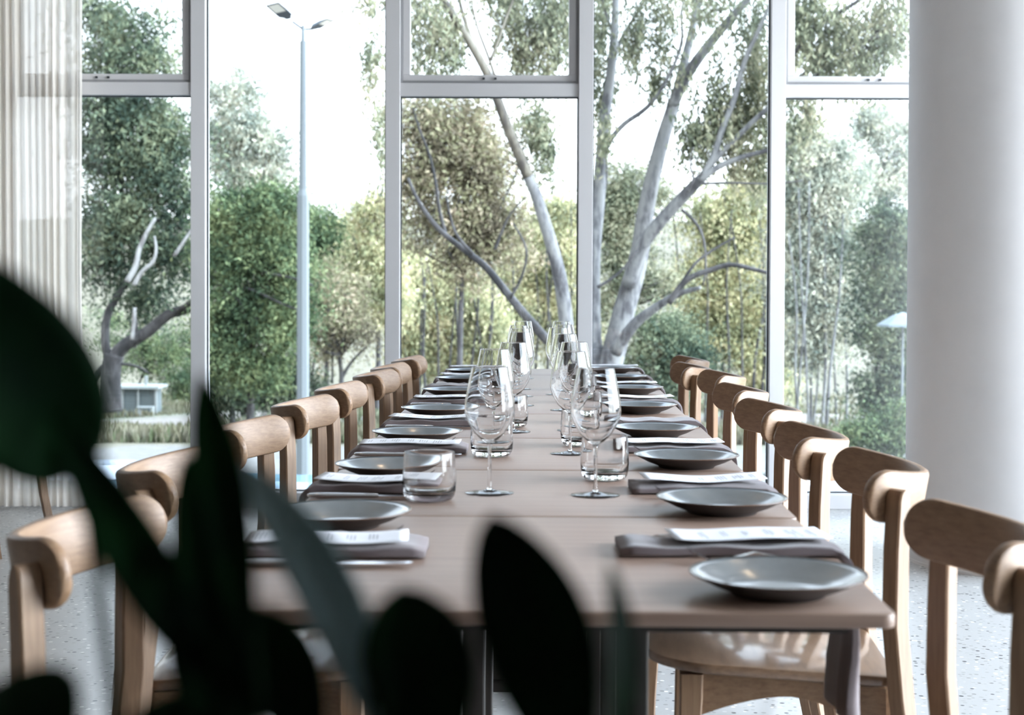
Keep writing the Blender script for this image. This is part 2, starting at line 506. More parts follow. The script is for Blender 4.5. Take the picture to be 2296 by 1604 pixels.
# ------------------------------------------------------------------ chair
def make_chair():
    root = empty('dining_chair')
    # backrest: bent plywood band wrapping round the sitter
    HW, SAG, EX = 0.218, 0.128, 2.5
    def curve(x): return -SAG * (1 - abs(x / HW) ** EX)
    # walk the curve at equal steps
    xs = [-HW + 2 * HW * k / 2000 for k in range(2001)]
    acc = [0.0]
    for k in range(2000): acc.append(acc[-1] + math.hypot(xs[k + 1] - xs[k], curve(xs[k + 1]) - curve(xs[k])))
    TL = acc[-1]
    def at_len(l):
        import bisect
        k = min(1999, max(0, bisect.bisect(acc, l) - 1))
        f_ = (l - acc[k]) / max(1e-9, acc[k + 1] - acc[k]); x = xs[k] + (xs[k + 1] - xs[k]) * f_
        k0, k1 = max(0, k - 12), min(2000, k + 13)
        tx, ty = xs[k1] - xs[k0], curve(xs[k1]) - curve(xs[k0]); L_ = math.hypot(tx, ty)
        return x, curve(x), ty / L_, -tx / L_            # point and outward normal
    zc, hh, th = 0.777, 0.0465, 0.019
    ls = [hh * (1 - math.cos(math.pi / 2 * k / 14)) for k in range(14)]
    ls = [max(l, 0.00025 * (k == 0)) for k, l in enumerate(ls)]
    body = [hh + (TL - 2 * hh) * k / 30 for k in range(31)]
    ls = ls + body + [TL - l for l in reversed(ls)]
    rings = []
    for l in ls:
        e = min(l, TL - l)
        hz = max(0.003, math.sqrt(max(0.0, hh * hh - (hh - e) ** 2))) if e < hh else hh
        x, y, nx, ny = at_len(l)
        tt = th / 2; br = min(0.007, hz * 0.8)
        ins = 0.004 * max(0.0, 1 - e / 0.006)
        t2 = tt - ins
        sec = []
        for (dn, dz) in ((t2 - br, hz), (t2 - br * 0.3, hz - br * 0.3), (t2, hz - br), (t2, -hz + br), (t2 - br * 0.3, -hz + br * 0.3), (t2 - br, -hz),
                         (-t2 + br, -hz), (-t2 + br * 0.3, -hz + br * 0.3), (-t2, -hz + br), (-t2, hz - br), (-t2 + br * 0.3, hz - br * 0.3), (-t2 + br, hz)):
            q = dn; yy = y + ny * q - 0.17 * dz          # the whole band leans back
            sec.append((x + nx * q, yy, zc + 0.004 + dz + 0.17 * (y + ny * q)))
        rings.append(sec)
    MB().loft(rings).build('backrest', M_WOOD, root, smooth=True, angle=38)
    lx, ly, lnx, lny = at_len(TL * 0.902)
    # rear legs: rise outside the backrest, round tops, splay below the seat
    aL = math.atan2(lnx, -lny)
    for sgn in (-1, 1):
        px, py = sgn * (lx + lnx * (th / 2 + 0.017)), ly + lny * (th / 2 + 0.017)
        sec0 = 0.017
        prof = [(0.0, -0.075, 0.026), (0.2, -0.035, 0.03), (0.42, -0.008, 0.036), (0.55, 0.004, 0.036), (0.68, 0.003, 0.034), (0.755, 0.0, 0.032), (0.77, 0.0, 0.030), (0.781, 0, 0.024), (0.788, 0, 0.014), (0.790, 0, 0.004)]
        rings = []
        ca, sa = math.cos(sgn * aL), math.sin(sgn * aL)
        for (z, dy, wd) in prof:
            rad = Vector((sgn * math.sin(aL), -math.cos(aL)))
            base = Vector((px, py + dy)) + Vector((sgn * 0.25 * abs(dy), 0))
            tng = Vector((math.cos(aL), sgn * math.sin(aL)))
            w2 = wd / 2; d2 = 0.017
            c = 0.003 if w2 > 0.006 else 0.0005
            ring = []
            for (p, q) in ((-w2 + c, -d2), (w2 - c, -d2), (w2, -d2 + c), (w2, d2 - c), (w2 - c, d2), (-w2 + c, d2), (-w2, d2 - c), (-w2, -d2 + c)):
                pt = base + tng * p + rad * q
                ring.append((pt.x, pt.y, z))
            rings.append(ring)
        MB().loft(rings).build('rear_leg', M_WOODV, root, smooth=True, angle=30)
    # seat, sloping gently back
    pts = []
    def arcp(cx, cy, r, a0, a1, n):
        for k in range(n + 1):
            a = R(a0 + (a1 - a0) * k / n); pts.append((cx + r * math.cos(a), cy + r * math.sin(a)))
    arcp(0.085, 0.255, 0.125, 5, 85, 10)
    arcp(-0.085, 0.255, 0.125, 95, 175, 10)
    arcp(-0.165, -0.035, 0.03, 185, 265, 4)
    arcp(0.165, -0.035, 0.03, 275, 355, 4)
    mb = slab(pts, 0.0, 0.019, 0.005)
    sl = math.tan(R(3.2))
    mb.v = [(x, y, z + 0.432 + y * sl + 0.012 * (x / 0.2) ** 2 * 0.5) for x, y, z in mb.v]
    mb.build('seat', M_SEAT, root, smooth=True, angle=38)
    # aprons with an arched lower edge
    def apron(p0, p1, name):
        p0, p1 = Vector(p0), Vector(p1); d = p1 - p0; L = d.length; d.normalize(); nrm = Vector((-d.y, d.x)) * 0.010
        K = 14; top = []; bot = []
        rings = []
        for k in range(K + 1):
            t = k / K; q = p0 + d * (L * t)
            zt = 0.431 + q.y * sl
            dep = 0.03 + 0.05 * abs(2 * t - 1) ** 1.6
            rings.append([(q.x - nrm.x, q.y - nrm.y, zt), (q.x + nrm.x, q.y + nrm.y, zt), (q.x + nrm.x, q.y + nrm.y, zt - dep), (q.x - nrm.x, q.y - nrm.y, zt - dep)])
        MB().loft(rings).build(name, M_WOOD, root)
    apron((0.17, -0.045), (0.155, 0.285), 'apron'); apron((-0.17, -0.045), (-0.155, 0.285), 'apron')
    apron((-0.14, 0.30), (0.14, 0.30), 'apron'); apron((-0.15, -0.055), (0.15, -0.055), 'apron')
    for sgn in (-1, 1):
        rings = []
        for (z, w2, dx, dy) in ((0.0, 0.013, 0.012, 0.012), (0.25, 0.0165, 0.006, 0.006), (0.40, 0.0205, 0, 0), (0.445, 0.021, 0, 0)):
            cx, cy = sgn * (0.158 + dx), 0.30 + dy; c = 0.003
            rings.append([(cx - w2 + c, cy - w2, z), (cx + w2 - c, cy - w2, z), (cx + w2, cy - w2 + c, z), (cx + w2, cy + w2 - c, z), (cx + w2 - c, cy + w2, z),
                          (cx - w2 + c, cy + w2, z), (cx - w2, cy + w2 - c, z), (cx - w2, cy - w2 + c, z)])
        MB().loft(rings).build('front_leg', M_WOODV, root, smooth=True, angle=30)
    return root

chair0 = make_chair()
used0 = False
def place_chair(near, far, side, label):
    """near and far: (u, v) of the two tips of the backrest"""
    global used0
    n = T(*near); f = T(*far)
    d = (f - n) if side > 0 else (n - f)
    c = copy_tree(chair0) if used0 else chair0
    used0 = True
    c.location = (n + f) / 2
    c.location.z = 0
    c.rotation_euler = (0, 0, math.atan2(d.y, d.x))
    tag(c, label, 'chair', 'wooden chairs along the dining tables')
    return c
ORD = ['nearest the camera', 'second from the camera', 'third from the camera', 'fourth from the camera', 'fifth from the camera',
       'sixth from the camera', 'seventh from the camera', 'eighth and farthest, by the window']
cR = [2.12, 2.86, 3.43, 4.15, 4.84, 5.6, 6.14, 6.74]
vRf = [.557, .587, .553, .547, .559, .585, .523, .574]
vRn = [.557, .561, .529, .564, .574, .604, .532, .592]
cL = [2.10, 2.79, 3.51, 4.21, 4.84, 5.54, 6.03, 6.64]
vLf = [-.592, -.662, -.642, -.615, -.605, -.565, -.566, -.548]
vLn = [-.606, -.641, -.664, -.638, -.604, -.577, -.563, -.541]
for i in range(8):
    place_chair((cR[i] - 0.21, vRn[i]), (cR[i] + 0.21, vRf[i]), 1, 'curved-back beech chair on the right of the tables, ' + ORD[i])
    place_chair((cL[i] - 0.21, vLn[i]), (cL[i] + 0.21, vLf[i]), -1, 'curved-back beech chair on the left of the tables, ' + ORD[i])
# one more chair far left in front of the curtain (one leg shows)
c = copy_tree(chair0)
c.location = (-2.21, 6.45, 0); c.rotation_euler = (0, 0, R(78))
tag(c, 'beech chair at far left by the curtain, only a slanting leg showing', 'chair'); del c['group']

# ------------------------------------------------------------------ crockery
def place(o, u, v, z, rz, label, cat, group):
    o.location = T(u, v, z); o.rotation_euler = (0, 0, rz - AX)
    tag(o, label, cat, group)
    return o

def make_plate():
    root = empty('side_plate')
    Rr = 0.114
    under = [(0.0, 0.003), (0.050, 0.003), (0.054, 0.0), (0.060, 0.0), (0.063, 0.004), (0.085, 0.0125), (0.103, 0.0215), (Rr - 0.001, 0.0265)]
    inner = [(Rr - 0.002, 0.0285), (0.104, 0.0255), (0.088, 0.0178), (0.074, 0.0118), (0.066, 0.0095), (0.062, 0.0072), (0.030, 0.0066), (0.0, 0.0065)]
    MB().lathe([(Rr - 0.001, 0.0266)] + inner, 72).build('dish', M_PLATE, root, smooth=True)
    MB().lathe(under, 72).build('underside', M_PLATEB, root, smooth=True, angle=50)
    MB().lathe([(Rr - 0.0015, 0.0262), (Rr + 0.0003, 0.0268), (Rr + 0.0007, 0.0276), (Rr + 0.0001, 0.0287), (Rr - 0.002, 0.0288)], 72).build('rim', M_RIM, root, smooth=True)
    return root

plateR = [(1.94, .30), (2.63, .308), (3.28, .306), (3.92, .283), (4.65, .291), (5.43, .308), (6.08, .293), (6.68, .291)]
plateL = [(2.45, -.335), (3.09, -.322), (3.77, -.325), (4.49, -.322), (5.28, -.325), (5.93, -.325), (6.47, -.322)]
p0 = make_plate()
first = True
for side, lst in ((1, plateR), (-1, plateL)):
    for i, (u, v) in enumerate(lst):
        o = p0 if first else copy_tree(p0); first = False
        where = ORD[i] if i < 7 else 'eighth, at the window end'
        place(o, u, v, TZ, rnd.uniform(0, 6), 'dark side plate on the %s of the table, %s' % ('right' if side > 0 else 'left', where), 'plate', 'dark side plates along both sides of the table')

def make_knife():
    root = empty('table_knife')         # handle end at x=0, blade towards -x
    rings = []
    for x, w2, h in ((0.0, .003, .002), (-.004, .0075, .004), (-.03, .009, .0052), (-.09, .0078, .0046), (-.125, .006, .0042), (-.132, .004, .003)):
        rings.append([(x, w2 * math.cos(2 * math.pi * k / 12), 0.0052 + h * math.sin(2 * math.pi * k / 12)) for k in range(12)])
    MB().loft(rings).build('handle', M_STEEL, root, smooth=True, angle=50)
    rings = []
    for x, a, b_ in ((-.130, -.004, .004), (-.14, -.006, .008), (-.17, -.006, .010), (-.21, -.006, .0105), (-.235, -.005, .008), (-.245, -.004, .002), (-.247, -.003, -.001)):
        rings.append([(x, a, .0045), (x, b_, .0052), (x, b_, .0058), (x, a, .0065)])
    MB().loft(rings).build('blade', M_STEEL, root, smooth=True, angle=30)
    return root

def make_fork():
    root = empty('table_fork')          # handle end at x=0, tines towards -x
    def prof(x):                         # height of the bent neck
        return 0.003 + 0.013 * math.exp(-((x + 0.105) / 0.035) ** 2) + 0.020 * max(0, (-x - 0.165) / 0.04) ** 1.5
    rings = []
    for x, w2, t in ((0, .004, .001), (-.006, .009, .0013), (-.03, .0085, .0014), (-.08, .004, .0016), (-.11, .003, .0018), (-.13, .006, .0014), (-.145, .0115, .0011), (-.158, .012, .001)):
        z = prof(x); rings.append([(x, -w2, z - t), (x, w2, z - t), (x, w2, z + t), (x, -w2, z + t)])
    MB().loft(rings).build('handle', M_STEEL, root, smooth=True, angle=30)
    mb = MB()
    for k in range(4):
        y = -0.0099 + k * 0.0066
        rings = []
        for x, w2, t in ((-.156, .0024, .001), (-.17, .002, .001), (-.19, .0017, .0009), (-.205, .0008, .0006)):
            z = prof(x); rings.append([(x, y - w2, z - t), (x, y + w2, z - t), (x, y + w2, z + t), (x, y - w2, z + t)])
        mb.loft(rings)
    mb.build('tines', M_STEEL, root)
    return root

# place settings (u of napkin centre, v of its inner end, has menu)
setR = [(2.25, .105, 1, 5), (2.90, .16, 1, 3), (3.59, .165, 1, 2), (4.25, .17, 0, 0), (5.0, .16, 1, 3), (5.72, .17, 1, 0), (6.33, .18, 0, 0), (6.91, .18, 1, 0)]
setL = [(2.21, -.175, 1, 4), (2.88, -.20, 1, -4), (3.55, -.185, 1, 0), (4.22, -.17, 1, -3), (4.98, -.18, 1, 0), (5.66, -.19, 0, 0), (6.22, -.18, 1, 0), (6.80, -.18, 1, 0)]

def napkin(L, seed, drop=0.22):
    """rolled cloth lying from x=-L to the table edge at x=0 and hanging beyond it"""
    r = random.Random(seed)
    path = []
    n1 = 14
    rr = 0.016
    for k in range(n1 + 1):
        path.append((-L + (L - 0.012) * k / n1, 0.0, 0))
    for k in range(1, 7):
        a = R(90 * k / 6); path.append((-0.012 + rr * math.sin(a), -rr * (1 - math.cos(a)), a))
    xe = -0.012 + rr
    for k in range(1, 11):
        path.append((xe + 0.010 * math.sin(k * 0.5) * 0.5, -rr - (drop - rr) * k / 10, math.pi / 2))
    rings = []
    tot = len(path)
    ph = r.uniform(0, 6)
    for i, (x, z, a) in enumerate(path):
        t = i / (tot - 1)
        hang = max(0.0, (i - n1 - 3) / (tot - n1 - 4))
        w2 = 0.064 + 0.004 * math.sin(i * 0.7 + ph) - 0.018 * math.sin(min(1, hang * 2) * math.pi / 2) * (1 if hang < 0.7 else 1) + 0.03 * hang
        h = 0.018 + 0.002 * math.sin(i * 1.1 + ph) if a == 0 else 0.014 + 0.008 * hang
        if i == 0: h *= 0.8
        nrm = (math.sin(a), math.cos(a))
        ring = []
        K = 36
        for k in range(K):
            th = 2 * math.pi * k / K
            c, s_ = math.cos(th), math.sin(th)
            yy = w2 * (abs(c) ** 0.55) * (1 if c > 0 else -1)
            hh = h / 2 + (h / 2) * (abs(s_) ** 0.6) * (1 if s_ > 0 else -1)
            # upper fold lip and pleats
            if s_ > 0:
                hh += 0.0022 * math.sin(yy * 70 + ph) * (1 - hang) - 0.004 * math.exp(-((yy - 0.028) / 0.006) ** 2)
            hh += hang * 0.010 * math.sin(yy * 95 + ph)
            if abs(s_) < 0.5: yy += -0.004 * math.cos(s_ * math.pi) * (1 if c > 0 else -1)
            hh = max(hh, 0.0006)
            ring.append((x + nrm[0] * hh, yy, z + nrm[1] * hh))
        rings.append(ring)
    mb = MB().loft(rings)
    # turned-in cloth at the rolled inner end
    return mb

def menu_mesh(L, W, seed):
    r = random.Random(seed)
    v = []; f = []
    nx, ny = 16, 6
    for i in range(nx + 1):
        for j in range(ny + 1):
            x = -L / 2 + L * i / nx; y = -W / 2 + W * j / ny
            v.append((x, y, menu_z(x / L, y, seed)))
    for i in range(nx):
        for j in range(ny):
            a = i * (ny + 1) + j; f.append((a, a + ny + 1, a + ny + 2, a + 1))
    return v, f
def menu_z(t, y, seed):
    return 0.003 * (2 * t) ** 2 * (1 if seed % 2 else 0.6) + 0.002 * math.sin(t * 7 + seed)

forkA, knifeA = make_fork(), make_knife()
fu = ku = False
for side, lst in ((1, setR), (-1, setL)):
    sn = 'right' if side > 0 else 'left'
    for i, (u, vin, has_menu, skew) in enumerate(lst):
        edge = VR if side > 0 else VL
        L = abs(edge - vin)
        rz = (0 if side > 0 else math.pi) - AX + R(skew) * 0.25
        seed = 10 * i + (side > 0)
        mb = napkin(L, seed, 0.235 if i == 0 else rnd.uniform(0.16, 0.22))
        o = mb.build('napkin', M_NAPKIN, smooth=True)
        o.location = T(u, edge + side * 0.002, TZ + 0.0003); o.rotation_euler = (0, 0, rz)
        tag(o, 'mauve-grey napkin draped over the %s table edge, %s' % (sn, ORD[i].replace('eighth and farthest, by the window', 'last one at the window end')), 'napkin', 'mauve-grey napkins at the place settings')
        if has_menu:
            ML, MW = 0.235, 0.10
            root = empty('menu', T(u + side * 0.006, (edge - side * 0.125), TZ + 0.0245), rz + R(skew))
            tag(root, 'white menu sheet lying on the %s napkin, %s' % (sn, ORD[i].replace('eighth and farthest, by the window', 'last one at the window end')), 'menu', 'white menus on the napkins')
            v, f = menu_mesh(ML, MW, seed)
            sh = mesh_obj('sheet', v, f, M_PAPER, root, smooth=True)
            sm = sh.modifiers.new('s', 'SOLIDIFY'); sm.thickness = 0.0006; sm.offset = -1
            ink = MB()
            rr = random.Random(seed)
            for bx in range(6):
                x0 = -ML / 2 + 0.045 + bx * 0.033
                for ln in range(rr.choice((2, 3, 4))):
                    x = x0 + ln * 0.0055
                    w2 = rr.uniform(0.012, 0.036) if ln else 0.02
                    cy = rr.uniform(-0.004, 0.004)
                    K = 4
                    for q in range(K):
                        ya, yb = cy - w2 + 2 * w2 * q / K, cy - w2 + 2 * w2 * (q + 0.85) / K
                        za = menu_z(x / ML, ya, seed) + 0.0004
                        ink.add([(x, ya, za), (x + 0.0016, ya, za), (x + 0.0016, yb, za), (x, yb, za)], [(0, 1, 2, 3)])
            ink.build('printed_text', M_INK, root, recalc=False)
        if i < 7 or side > 0:
            # fork between napkin and side plate, knife on the other side
            fo = copy_tree(forkA) if fu else forkA; fu = True
            du = -0.112 if side > 0 else 0.098
            fo.location = T(u + du + (0.0), edge - side * 0.02, TZ + 0.0008); fo.rotation_euler = (0, 0, rz + R(rnd.uniform(-2, 2)))
            tag(fo, 'steel fork beside the %s side plate, %s' % (sn, ORD[i]), 'fork', 'steel forks at the place settings')
        if not (side > 0 and i > 4):
            kn = copy_tree(knifeA) if ku else knifeA; ku = True
            dk = 0.105 if side > 0 else -0.115
            kn.location = T(u + dk, edge - side * (0.004 if i else 0.012), TZ + 0.0005); kn.rotation_euler = (0, 0, rz + R(rnd.uniform(-2, 2)))
            tag(kn, 'steel table knife beyond the napkin on the %s, %s' % (sn, ORD[i]) if side > 0 else 'steel table knife before the napkin on the left, %s' % ORD[i], 'knife', 'steel knives at the place settings')

# ------------------------------------------------------------------ glasses
def make_wine():
    root = empty('wine_glass')
    outer = [(0.0045, .094), (0.007, .0965), (0.016, .102), (0.030, .116), (0.041, .135), (0.0465, .150), (0.048, .160), (0.0465, .178), (0.042, .205), (0.0365, .232), (0.03485, .2392), (0.0347, .24), (0.03462, .2404), (0.0344, .2407)]
    inner = [(0.03405, .2407), (0.03385, .2404), (0.0338, .24), (0.03395, .2392), (0.0356, .232), (0.0411, .205), (0.0456, .178), (0.047, .160), (0.0455, .150), (0.040, .1355), (0.029, .1172), (0.015, .1045), (0.006, .1005), (0.0, .1000)]
    MB().lathe([(0.0, .0935)] + outer + inner, 64).build('bowl', M_GLASS, root, smooth=True)
    MB().lathe([(0.0, 0.0065), (0.0065, 0.007), (0.0042, .014), (0.0034, .03), (0.0032, .07), (0.0036, .088), (0.0052, .0945), (0.0, .0950)], 24).build('stem', M_GLASS, root, smooth=True)
    MB().lathe([(0.0, 0.0), (0.0455, 0.0), (0.0465, 0.0008), (0.0455, 0.0016), (0.030, 0.003), (0.014, 0.0052), (0.007, .0072), (0.0, .0074)], 64).build('foot', M_GLASS, root, smooth=True)
    return root
def make_tumbler():
    prof = [(0.0, 0.0), (0.036, 0.0), (0.042, 0.003), (0.0465, 0.010), (0.0487, 0.020), (0.0495, 0.035), (0.0485, 0.06), (0.0466, 0.0875), (0.0465, 0.0886), (0.0463, 0.0893), (0.0459, 0.0896),
            (0.0455, 0.0893), (0.0453, 0.0886), (0.0453, 0.0875), (0.0468, 0.06), (0.0476, 0.035), (0.0455, 0.022), (0.040, 0.0155), (0.030, 0.0135), (0.0, 0.0128)]
    return MB().lathe(prof, 64).build('tumbler', M_GLASS, smooth=True)
wineL = [(2.85, -.108), (3.62, -.126), (4.03, -.089), (4.9, -.086), (5.3, -.092), (5.66, -.104), (6.3, -.10)]
wineR = [(2.83, .093), (3.52, .056), (4.08, .075), (4.73, .058), (5.4, .043), (5.8, .066), (6.3, .062)]
wn = make_wine(); first = True
for side, lst in ((-1, wineL), (1, wineR)):
    for i, (u, v) in enumerate(lst):
        o = wn if first else copy_tree(wn); first = False
        place(o, u, v, TZ, rnd.uniform(0, 6), 'empty stemmed wine glass in the %s line, %s' % ('right' if side > 0 else 'left', ORD[i] if i < 6 else 'farthest by the window'), 'wine glass', 'wine glasses down the middle of the table')
tumL = [(2.75, -.215), (3.46, -.126), (4.17, -.10), (4.80, -.155), (5.45, -.16)]
tumR = [(3.06, .119), (3.70, .084), (4.32, .115), (5.05, .12), (5.62, .12)]
tm = make_tumbler(); first = True
for side, lst in ((-1, tumL), (1, tumR)):
    for i, (u, v) in enumerate(lst):
        o = tm if first else tm.copy()
        if not first: COL.objects.link(o)
        first = False
        place(o, u, v, TZ, rnd.uniform(0, 6), 'squat clear water tumbler on the %s half of the table, %s' % ('right' if side > 0 else 'left', ORD[i]), 'tumbler', 'water tumblers beside the wine glasses')

# ------------------------------------------------------------------ foreground plant
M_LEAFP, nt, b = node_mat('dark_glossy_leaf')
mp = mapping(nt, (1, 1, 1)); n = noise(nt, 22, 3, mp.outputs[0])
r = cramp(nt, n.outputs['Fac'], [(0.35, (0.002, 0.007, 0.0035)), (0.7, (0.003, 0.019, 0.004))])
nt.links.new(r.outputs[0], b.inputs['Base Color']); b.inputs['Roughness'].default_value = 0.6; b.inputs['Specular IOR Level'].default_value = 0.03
M_LEAFSHEEN = principled('sky_sheen_leaf', (0.17, 0.25, 0.26), 0.35)  # reflection of the sky painted into one leaf as a paler base colour
M_STEMP = principled('plant_stem', (0.002, 0.006, 0.002), 0.8, Specular_IOR_Level=0.02)
M_POT = principled('grey_pot', (0.10, 0.10, 0.10), 0.7)
M_SOIL = principled('dark_soil', (0.03, 0.022, 0.016), 0.95)

POT = Vector((-0.04, 0.60, 0.0))
plant = empty('potted_plant', POT)
tag(plant, 'dark broad-leaved potted plant, blurred, in front of the table at lower left', 'plant')
def pmesh(mb, name, mat, **k):
    mb.v = [tuple(Vector(p) - POT) for p in mb.v]
    return mb.build(name, mat, plant, **k)
MB().lathe([(0.0, 0.0), (0.10, 0.0), (0.105, 0.01), (0.135, 0.50), (0.138, 0.505), (0.126, 0.505), (0.12, 0.46), (0.0, 0.46)], 40).build('pot', M_POT, plant, smooth=True, angle=40)
MB().lathe([(0.0, 0.468), (0.08, 0.467), (0.1205, 0.463)], 30).build('soil', M_SOIL, plant, smooth=True)

def leaf(base, tip, wpx, mat=None, d0=0.5, d1=0.5, bend=0.0, roll=0.0, label=None, shape=0.5, curve=None, droop=0.012):
    """base and tip: where the photo shows them; wpx: leaf width; d0, d1: how far off they are"""
    B, Tp = view(*base, d0), view(*tip, d1)
    ax = Tp - B; L = ax.length; ax.normalize()
    vd = (CM.translation - (B + Tp) / 2).normalized()
    side = ax.cross(vd).normalized(); nrm = side.cross(ax).normalized()
    rq = Matrix.Rotation(roll, 3, ax); side = rq @ side; nrm = rq @ nrm
    W = wpx / FPX * (d0 + d1) / 2 / max(0.2, math.cos(roll))
    K, J = 22, 8
    mb = MB(); v = []; f = []
    for i in range(K + 1):
        t = i / K
        wd = W / 2 * (math.sin(math.pi * min(1, max(0, t)) ** shape) ** 0.62) if 0 < t < 1 else 0.0006
        c = B + ax * (L * t) + side * (bend / FPX * d0 * math.sin(math.pi * t)) - nrm * (droop * (t - 0.5) ** 2 * 2)
        for j in range(J + 1):
            q = -1 + 2 * j / J
            v.append(c + side * (wd * q) - nrm * (abs(q) ** 1.5 * wd * -0.22) )
    for i in range(K):
        for j in range(J):
            a = i * (J + 1) + j; f.append((a, a + 1, a + J + 2, a + J + 1))
    mb.add(v, f)
    o = pmesh(mb, 'leaf', mat or M_LEAFP, smooth=True, recalc=False)
    s = o.modifiers.new('s', 'SOLIDIFY'); s.thickness = 0.0007
    if label: o['label'] = label
    # petiole down to the crown of stems
    foot = POT + Vector((rnd.uniform(-0.05, 0.05), rnd.uniform(-0.04, 0.03), 0.465))
    mid = (B * 0.55 + foot * 0.45) + Vector((0, 0, -0.02))
    mb = MB()
    pts = [foot, mid, B, B + ax * L * 0.08]
    pts2 = []
    for k in range(13):
        t = k / 12 * 3; i = min(2, int(t)); s_ = t - i
        p0_, p1_, p2_, p3_ = pts[max(0, i - 1)], pts[i], pts[i + 1], pts[min(3, i + 2)]
        pts2.append(0.5 * ((2 * p1_) + (-p0_ + p2_) * s_ + (2 * p0_ - 5 * p1_ + 4 * p2_ - p3_) * s_ ** 2 + (-p0_ + 3 * p1_ - 3 * p2_ + p3_) * s_ ** 3))
    mb.sweep(pts2, [0.0035 - 0.002 * k / 12 for k in range(13)], 8)
    pmesh(mb, 'stem', M_STEMP, smooth=True)
    return o
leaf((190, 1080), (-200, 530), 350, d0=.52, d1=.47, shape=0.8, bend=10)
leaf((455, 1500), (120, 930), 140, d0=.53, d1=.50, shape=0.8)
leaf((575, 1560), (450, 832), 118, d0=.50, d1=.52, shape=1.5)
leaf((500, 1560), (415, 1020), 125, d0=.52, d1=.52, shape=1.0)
leaf((860, 1640), (530, 1020), 135, M_LEAFSHEEN, d0=.50, d1=.56, bend=38, shape=0.9, label='leaf with its sky reflection painted in as pale grey-green')
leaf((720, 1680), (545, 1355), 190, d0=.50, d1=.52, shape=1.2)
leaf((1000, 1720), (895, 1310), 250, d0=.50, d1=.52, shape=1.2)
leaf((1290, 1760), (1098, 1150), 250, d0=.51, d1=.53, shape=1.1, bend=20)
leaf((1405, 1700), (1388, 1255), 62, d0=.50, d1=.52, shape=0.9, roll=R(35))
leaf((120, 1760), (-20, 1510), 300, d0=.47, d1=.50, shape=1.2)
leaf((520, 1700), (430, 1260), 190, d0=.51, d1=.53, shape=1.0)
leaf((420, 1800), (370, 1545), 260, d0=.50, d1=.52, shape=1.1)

# ------------------------------------------------------------------ outdoors
def ground_z(x, y):
    prof = [(8, -2.2), (31, -2.25), (45, -3.3), (75, -5.3), (95, -6.0), (130, -3.5), (190, 5.0), (260, 12.0)]
    for (a, za), (b_, zb) in zip(prof, prof[1:]):
        if y <= b_:
            t = max(0, min(1, (y - a) / (b_ - a))); t = t * t * (3 - 2 * t) if False else t
            z = za + (zb - za) * t
            break
    else: z = prof[-1][1]
    if y > 34: z += 0.25 * math.sin(x * 0.31 + y * 0.17) * min(1, (y - 34) / 15)
    return z

def make_ground():
    v = []; f = []
    xs = np.linspace(-1, 1, 90); ys = list(np.linspace(7.9, 40, 34)) + list(np.linspace(42, 260, 70))
    for y in ys:
        for x in xs:
            X_ = x * (30 + y * 0.75); v.append((X_, y, ground_z(X_, y)))
    n = len(xs)
    for j in range(len(ys) - 1):
        for i in range(n - 1):
            a = j * n + i; f.append((a, a + 1, a + n + 1, a + n))
    m, nt, b = node_mat('outdoor_ground')
    g = nt.nodes.new('ShaderNodeNewGeometry'); sp = nt.nodes.new('ShaderNodeSeparateXYZ'); nt.links.new(g.outputs['Position'], sp.inputs[0])
    n1 = noise(nt, 0.35, 5, g.outputs['Position'], 0.7)
    ad = nt.nodes.new('ShaderNodeMath'); ad.operation = 'MULTIPLY_ADD'; ad.inputs[1].default_value = 6; nt.links.new(n1.outputs['Fac'], ad.inputs[0]); nt.links.new(sp.outputs['Y'], ad.inputs[2])
    dv = nt.nodes.new('ShaderNodeMath'); dv.operation = 'DIVIDE'; dv.inputs[1].default_value = 100; nt.links.new(ad.outputs[0], dv.inputs[0])
    road, grass, dry, path = (0.125, 0.115, 0.11), (0.07, 0.075, 0.038), (0.105, 0.088, 0.056), (0.15, 0.125, 0.11)
    r = cramp(nt, dv.outputs[0], [(0.0, (0.08, 0.08, 0.08)), (0.21, (0.12, 0.12, 0.118)), (0.25, road), (0.335, road), (0.345, dry), (0.40, grass), (0.52, grass), (0.55, path), (0.64, path), (0.68, grass), (0.85, dry), (1.0, dry)])
    n2 = noise(nt, 3.5, 6, g.outputs['Position'], 0.7)
    r2 = cramp(nt, n2.outputs['Fac'], [(0.3, (0.62, 0.64, 0.6)), (0.7, (1.1, 1.08, 1.0))])
    mx = nt.nodes.new('ShaderNodeMix'); mx.data_type = 'RGBA'; mx.blend_type = 'MULTIPLY'; mx.inputs[0].default_value = 1
    nt.links.new(r.outputs[0], mx.inputs[6]); nt.links.new(r2.outputs[0], mx.inputs[7]); nt.links.new(mx.outputs[2], b.inputs['Base Color'])
    b.inputs['Roughness'].default_value = 0.95
    o = mesh_obj('ground', v, f, m, smooth=True); o['kind'] = 'structure'
make_ground()

def leaves_mesh(centers, axis, side):
    """one quad strip leaf per row: pointed lozenge of two triangles"""
    N = len(centers)
    v = np.empty((N, 4, 3), dtype=np.float32)
    v[:, 0] = centers - axis; v[:, 1] = centers + side; v[:, 2] = centers + axis; v[:, 3] = centers - side
    me = bpy.data.meshes.new('foliage')
    me.vertices.add(N * 4); me.vertices.foreach_set('co', v.reshape(-1))
    me.loops.add(N * 4); me.loops.foreach_set('vertex_index', np.arange(N * 4, dtype=np.int32))
    me.polygons.add(N); me.polygons.foreach_set('loop_start', np.arange(0, N * 4, 4, dtype=np.int32))
    me.update(calc_edges=True)
    return me

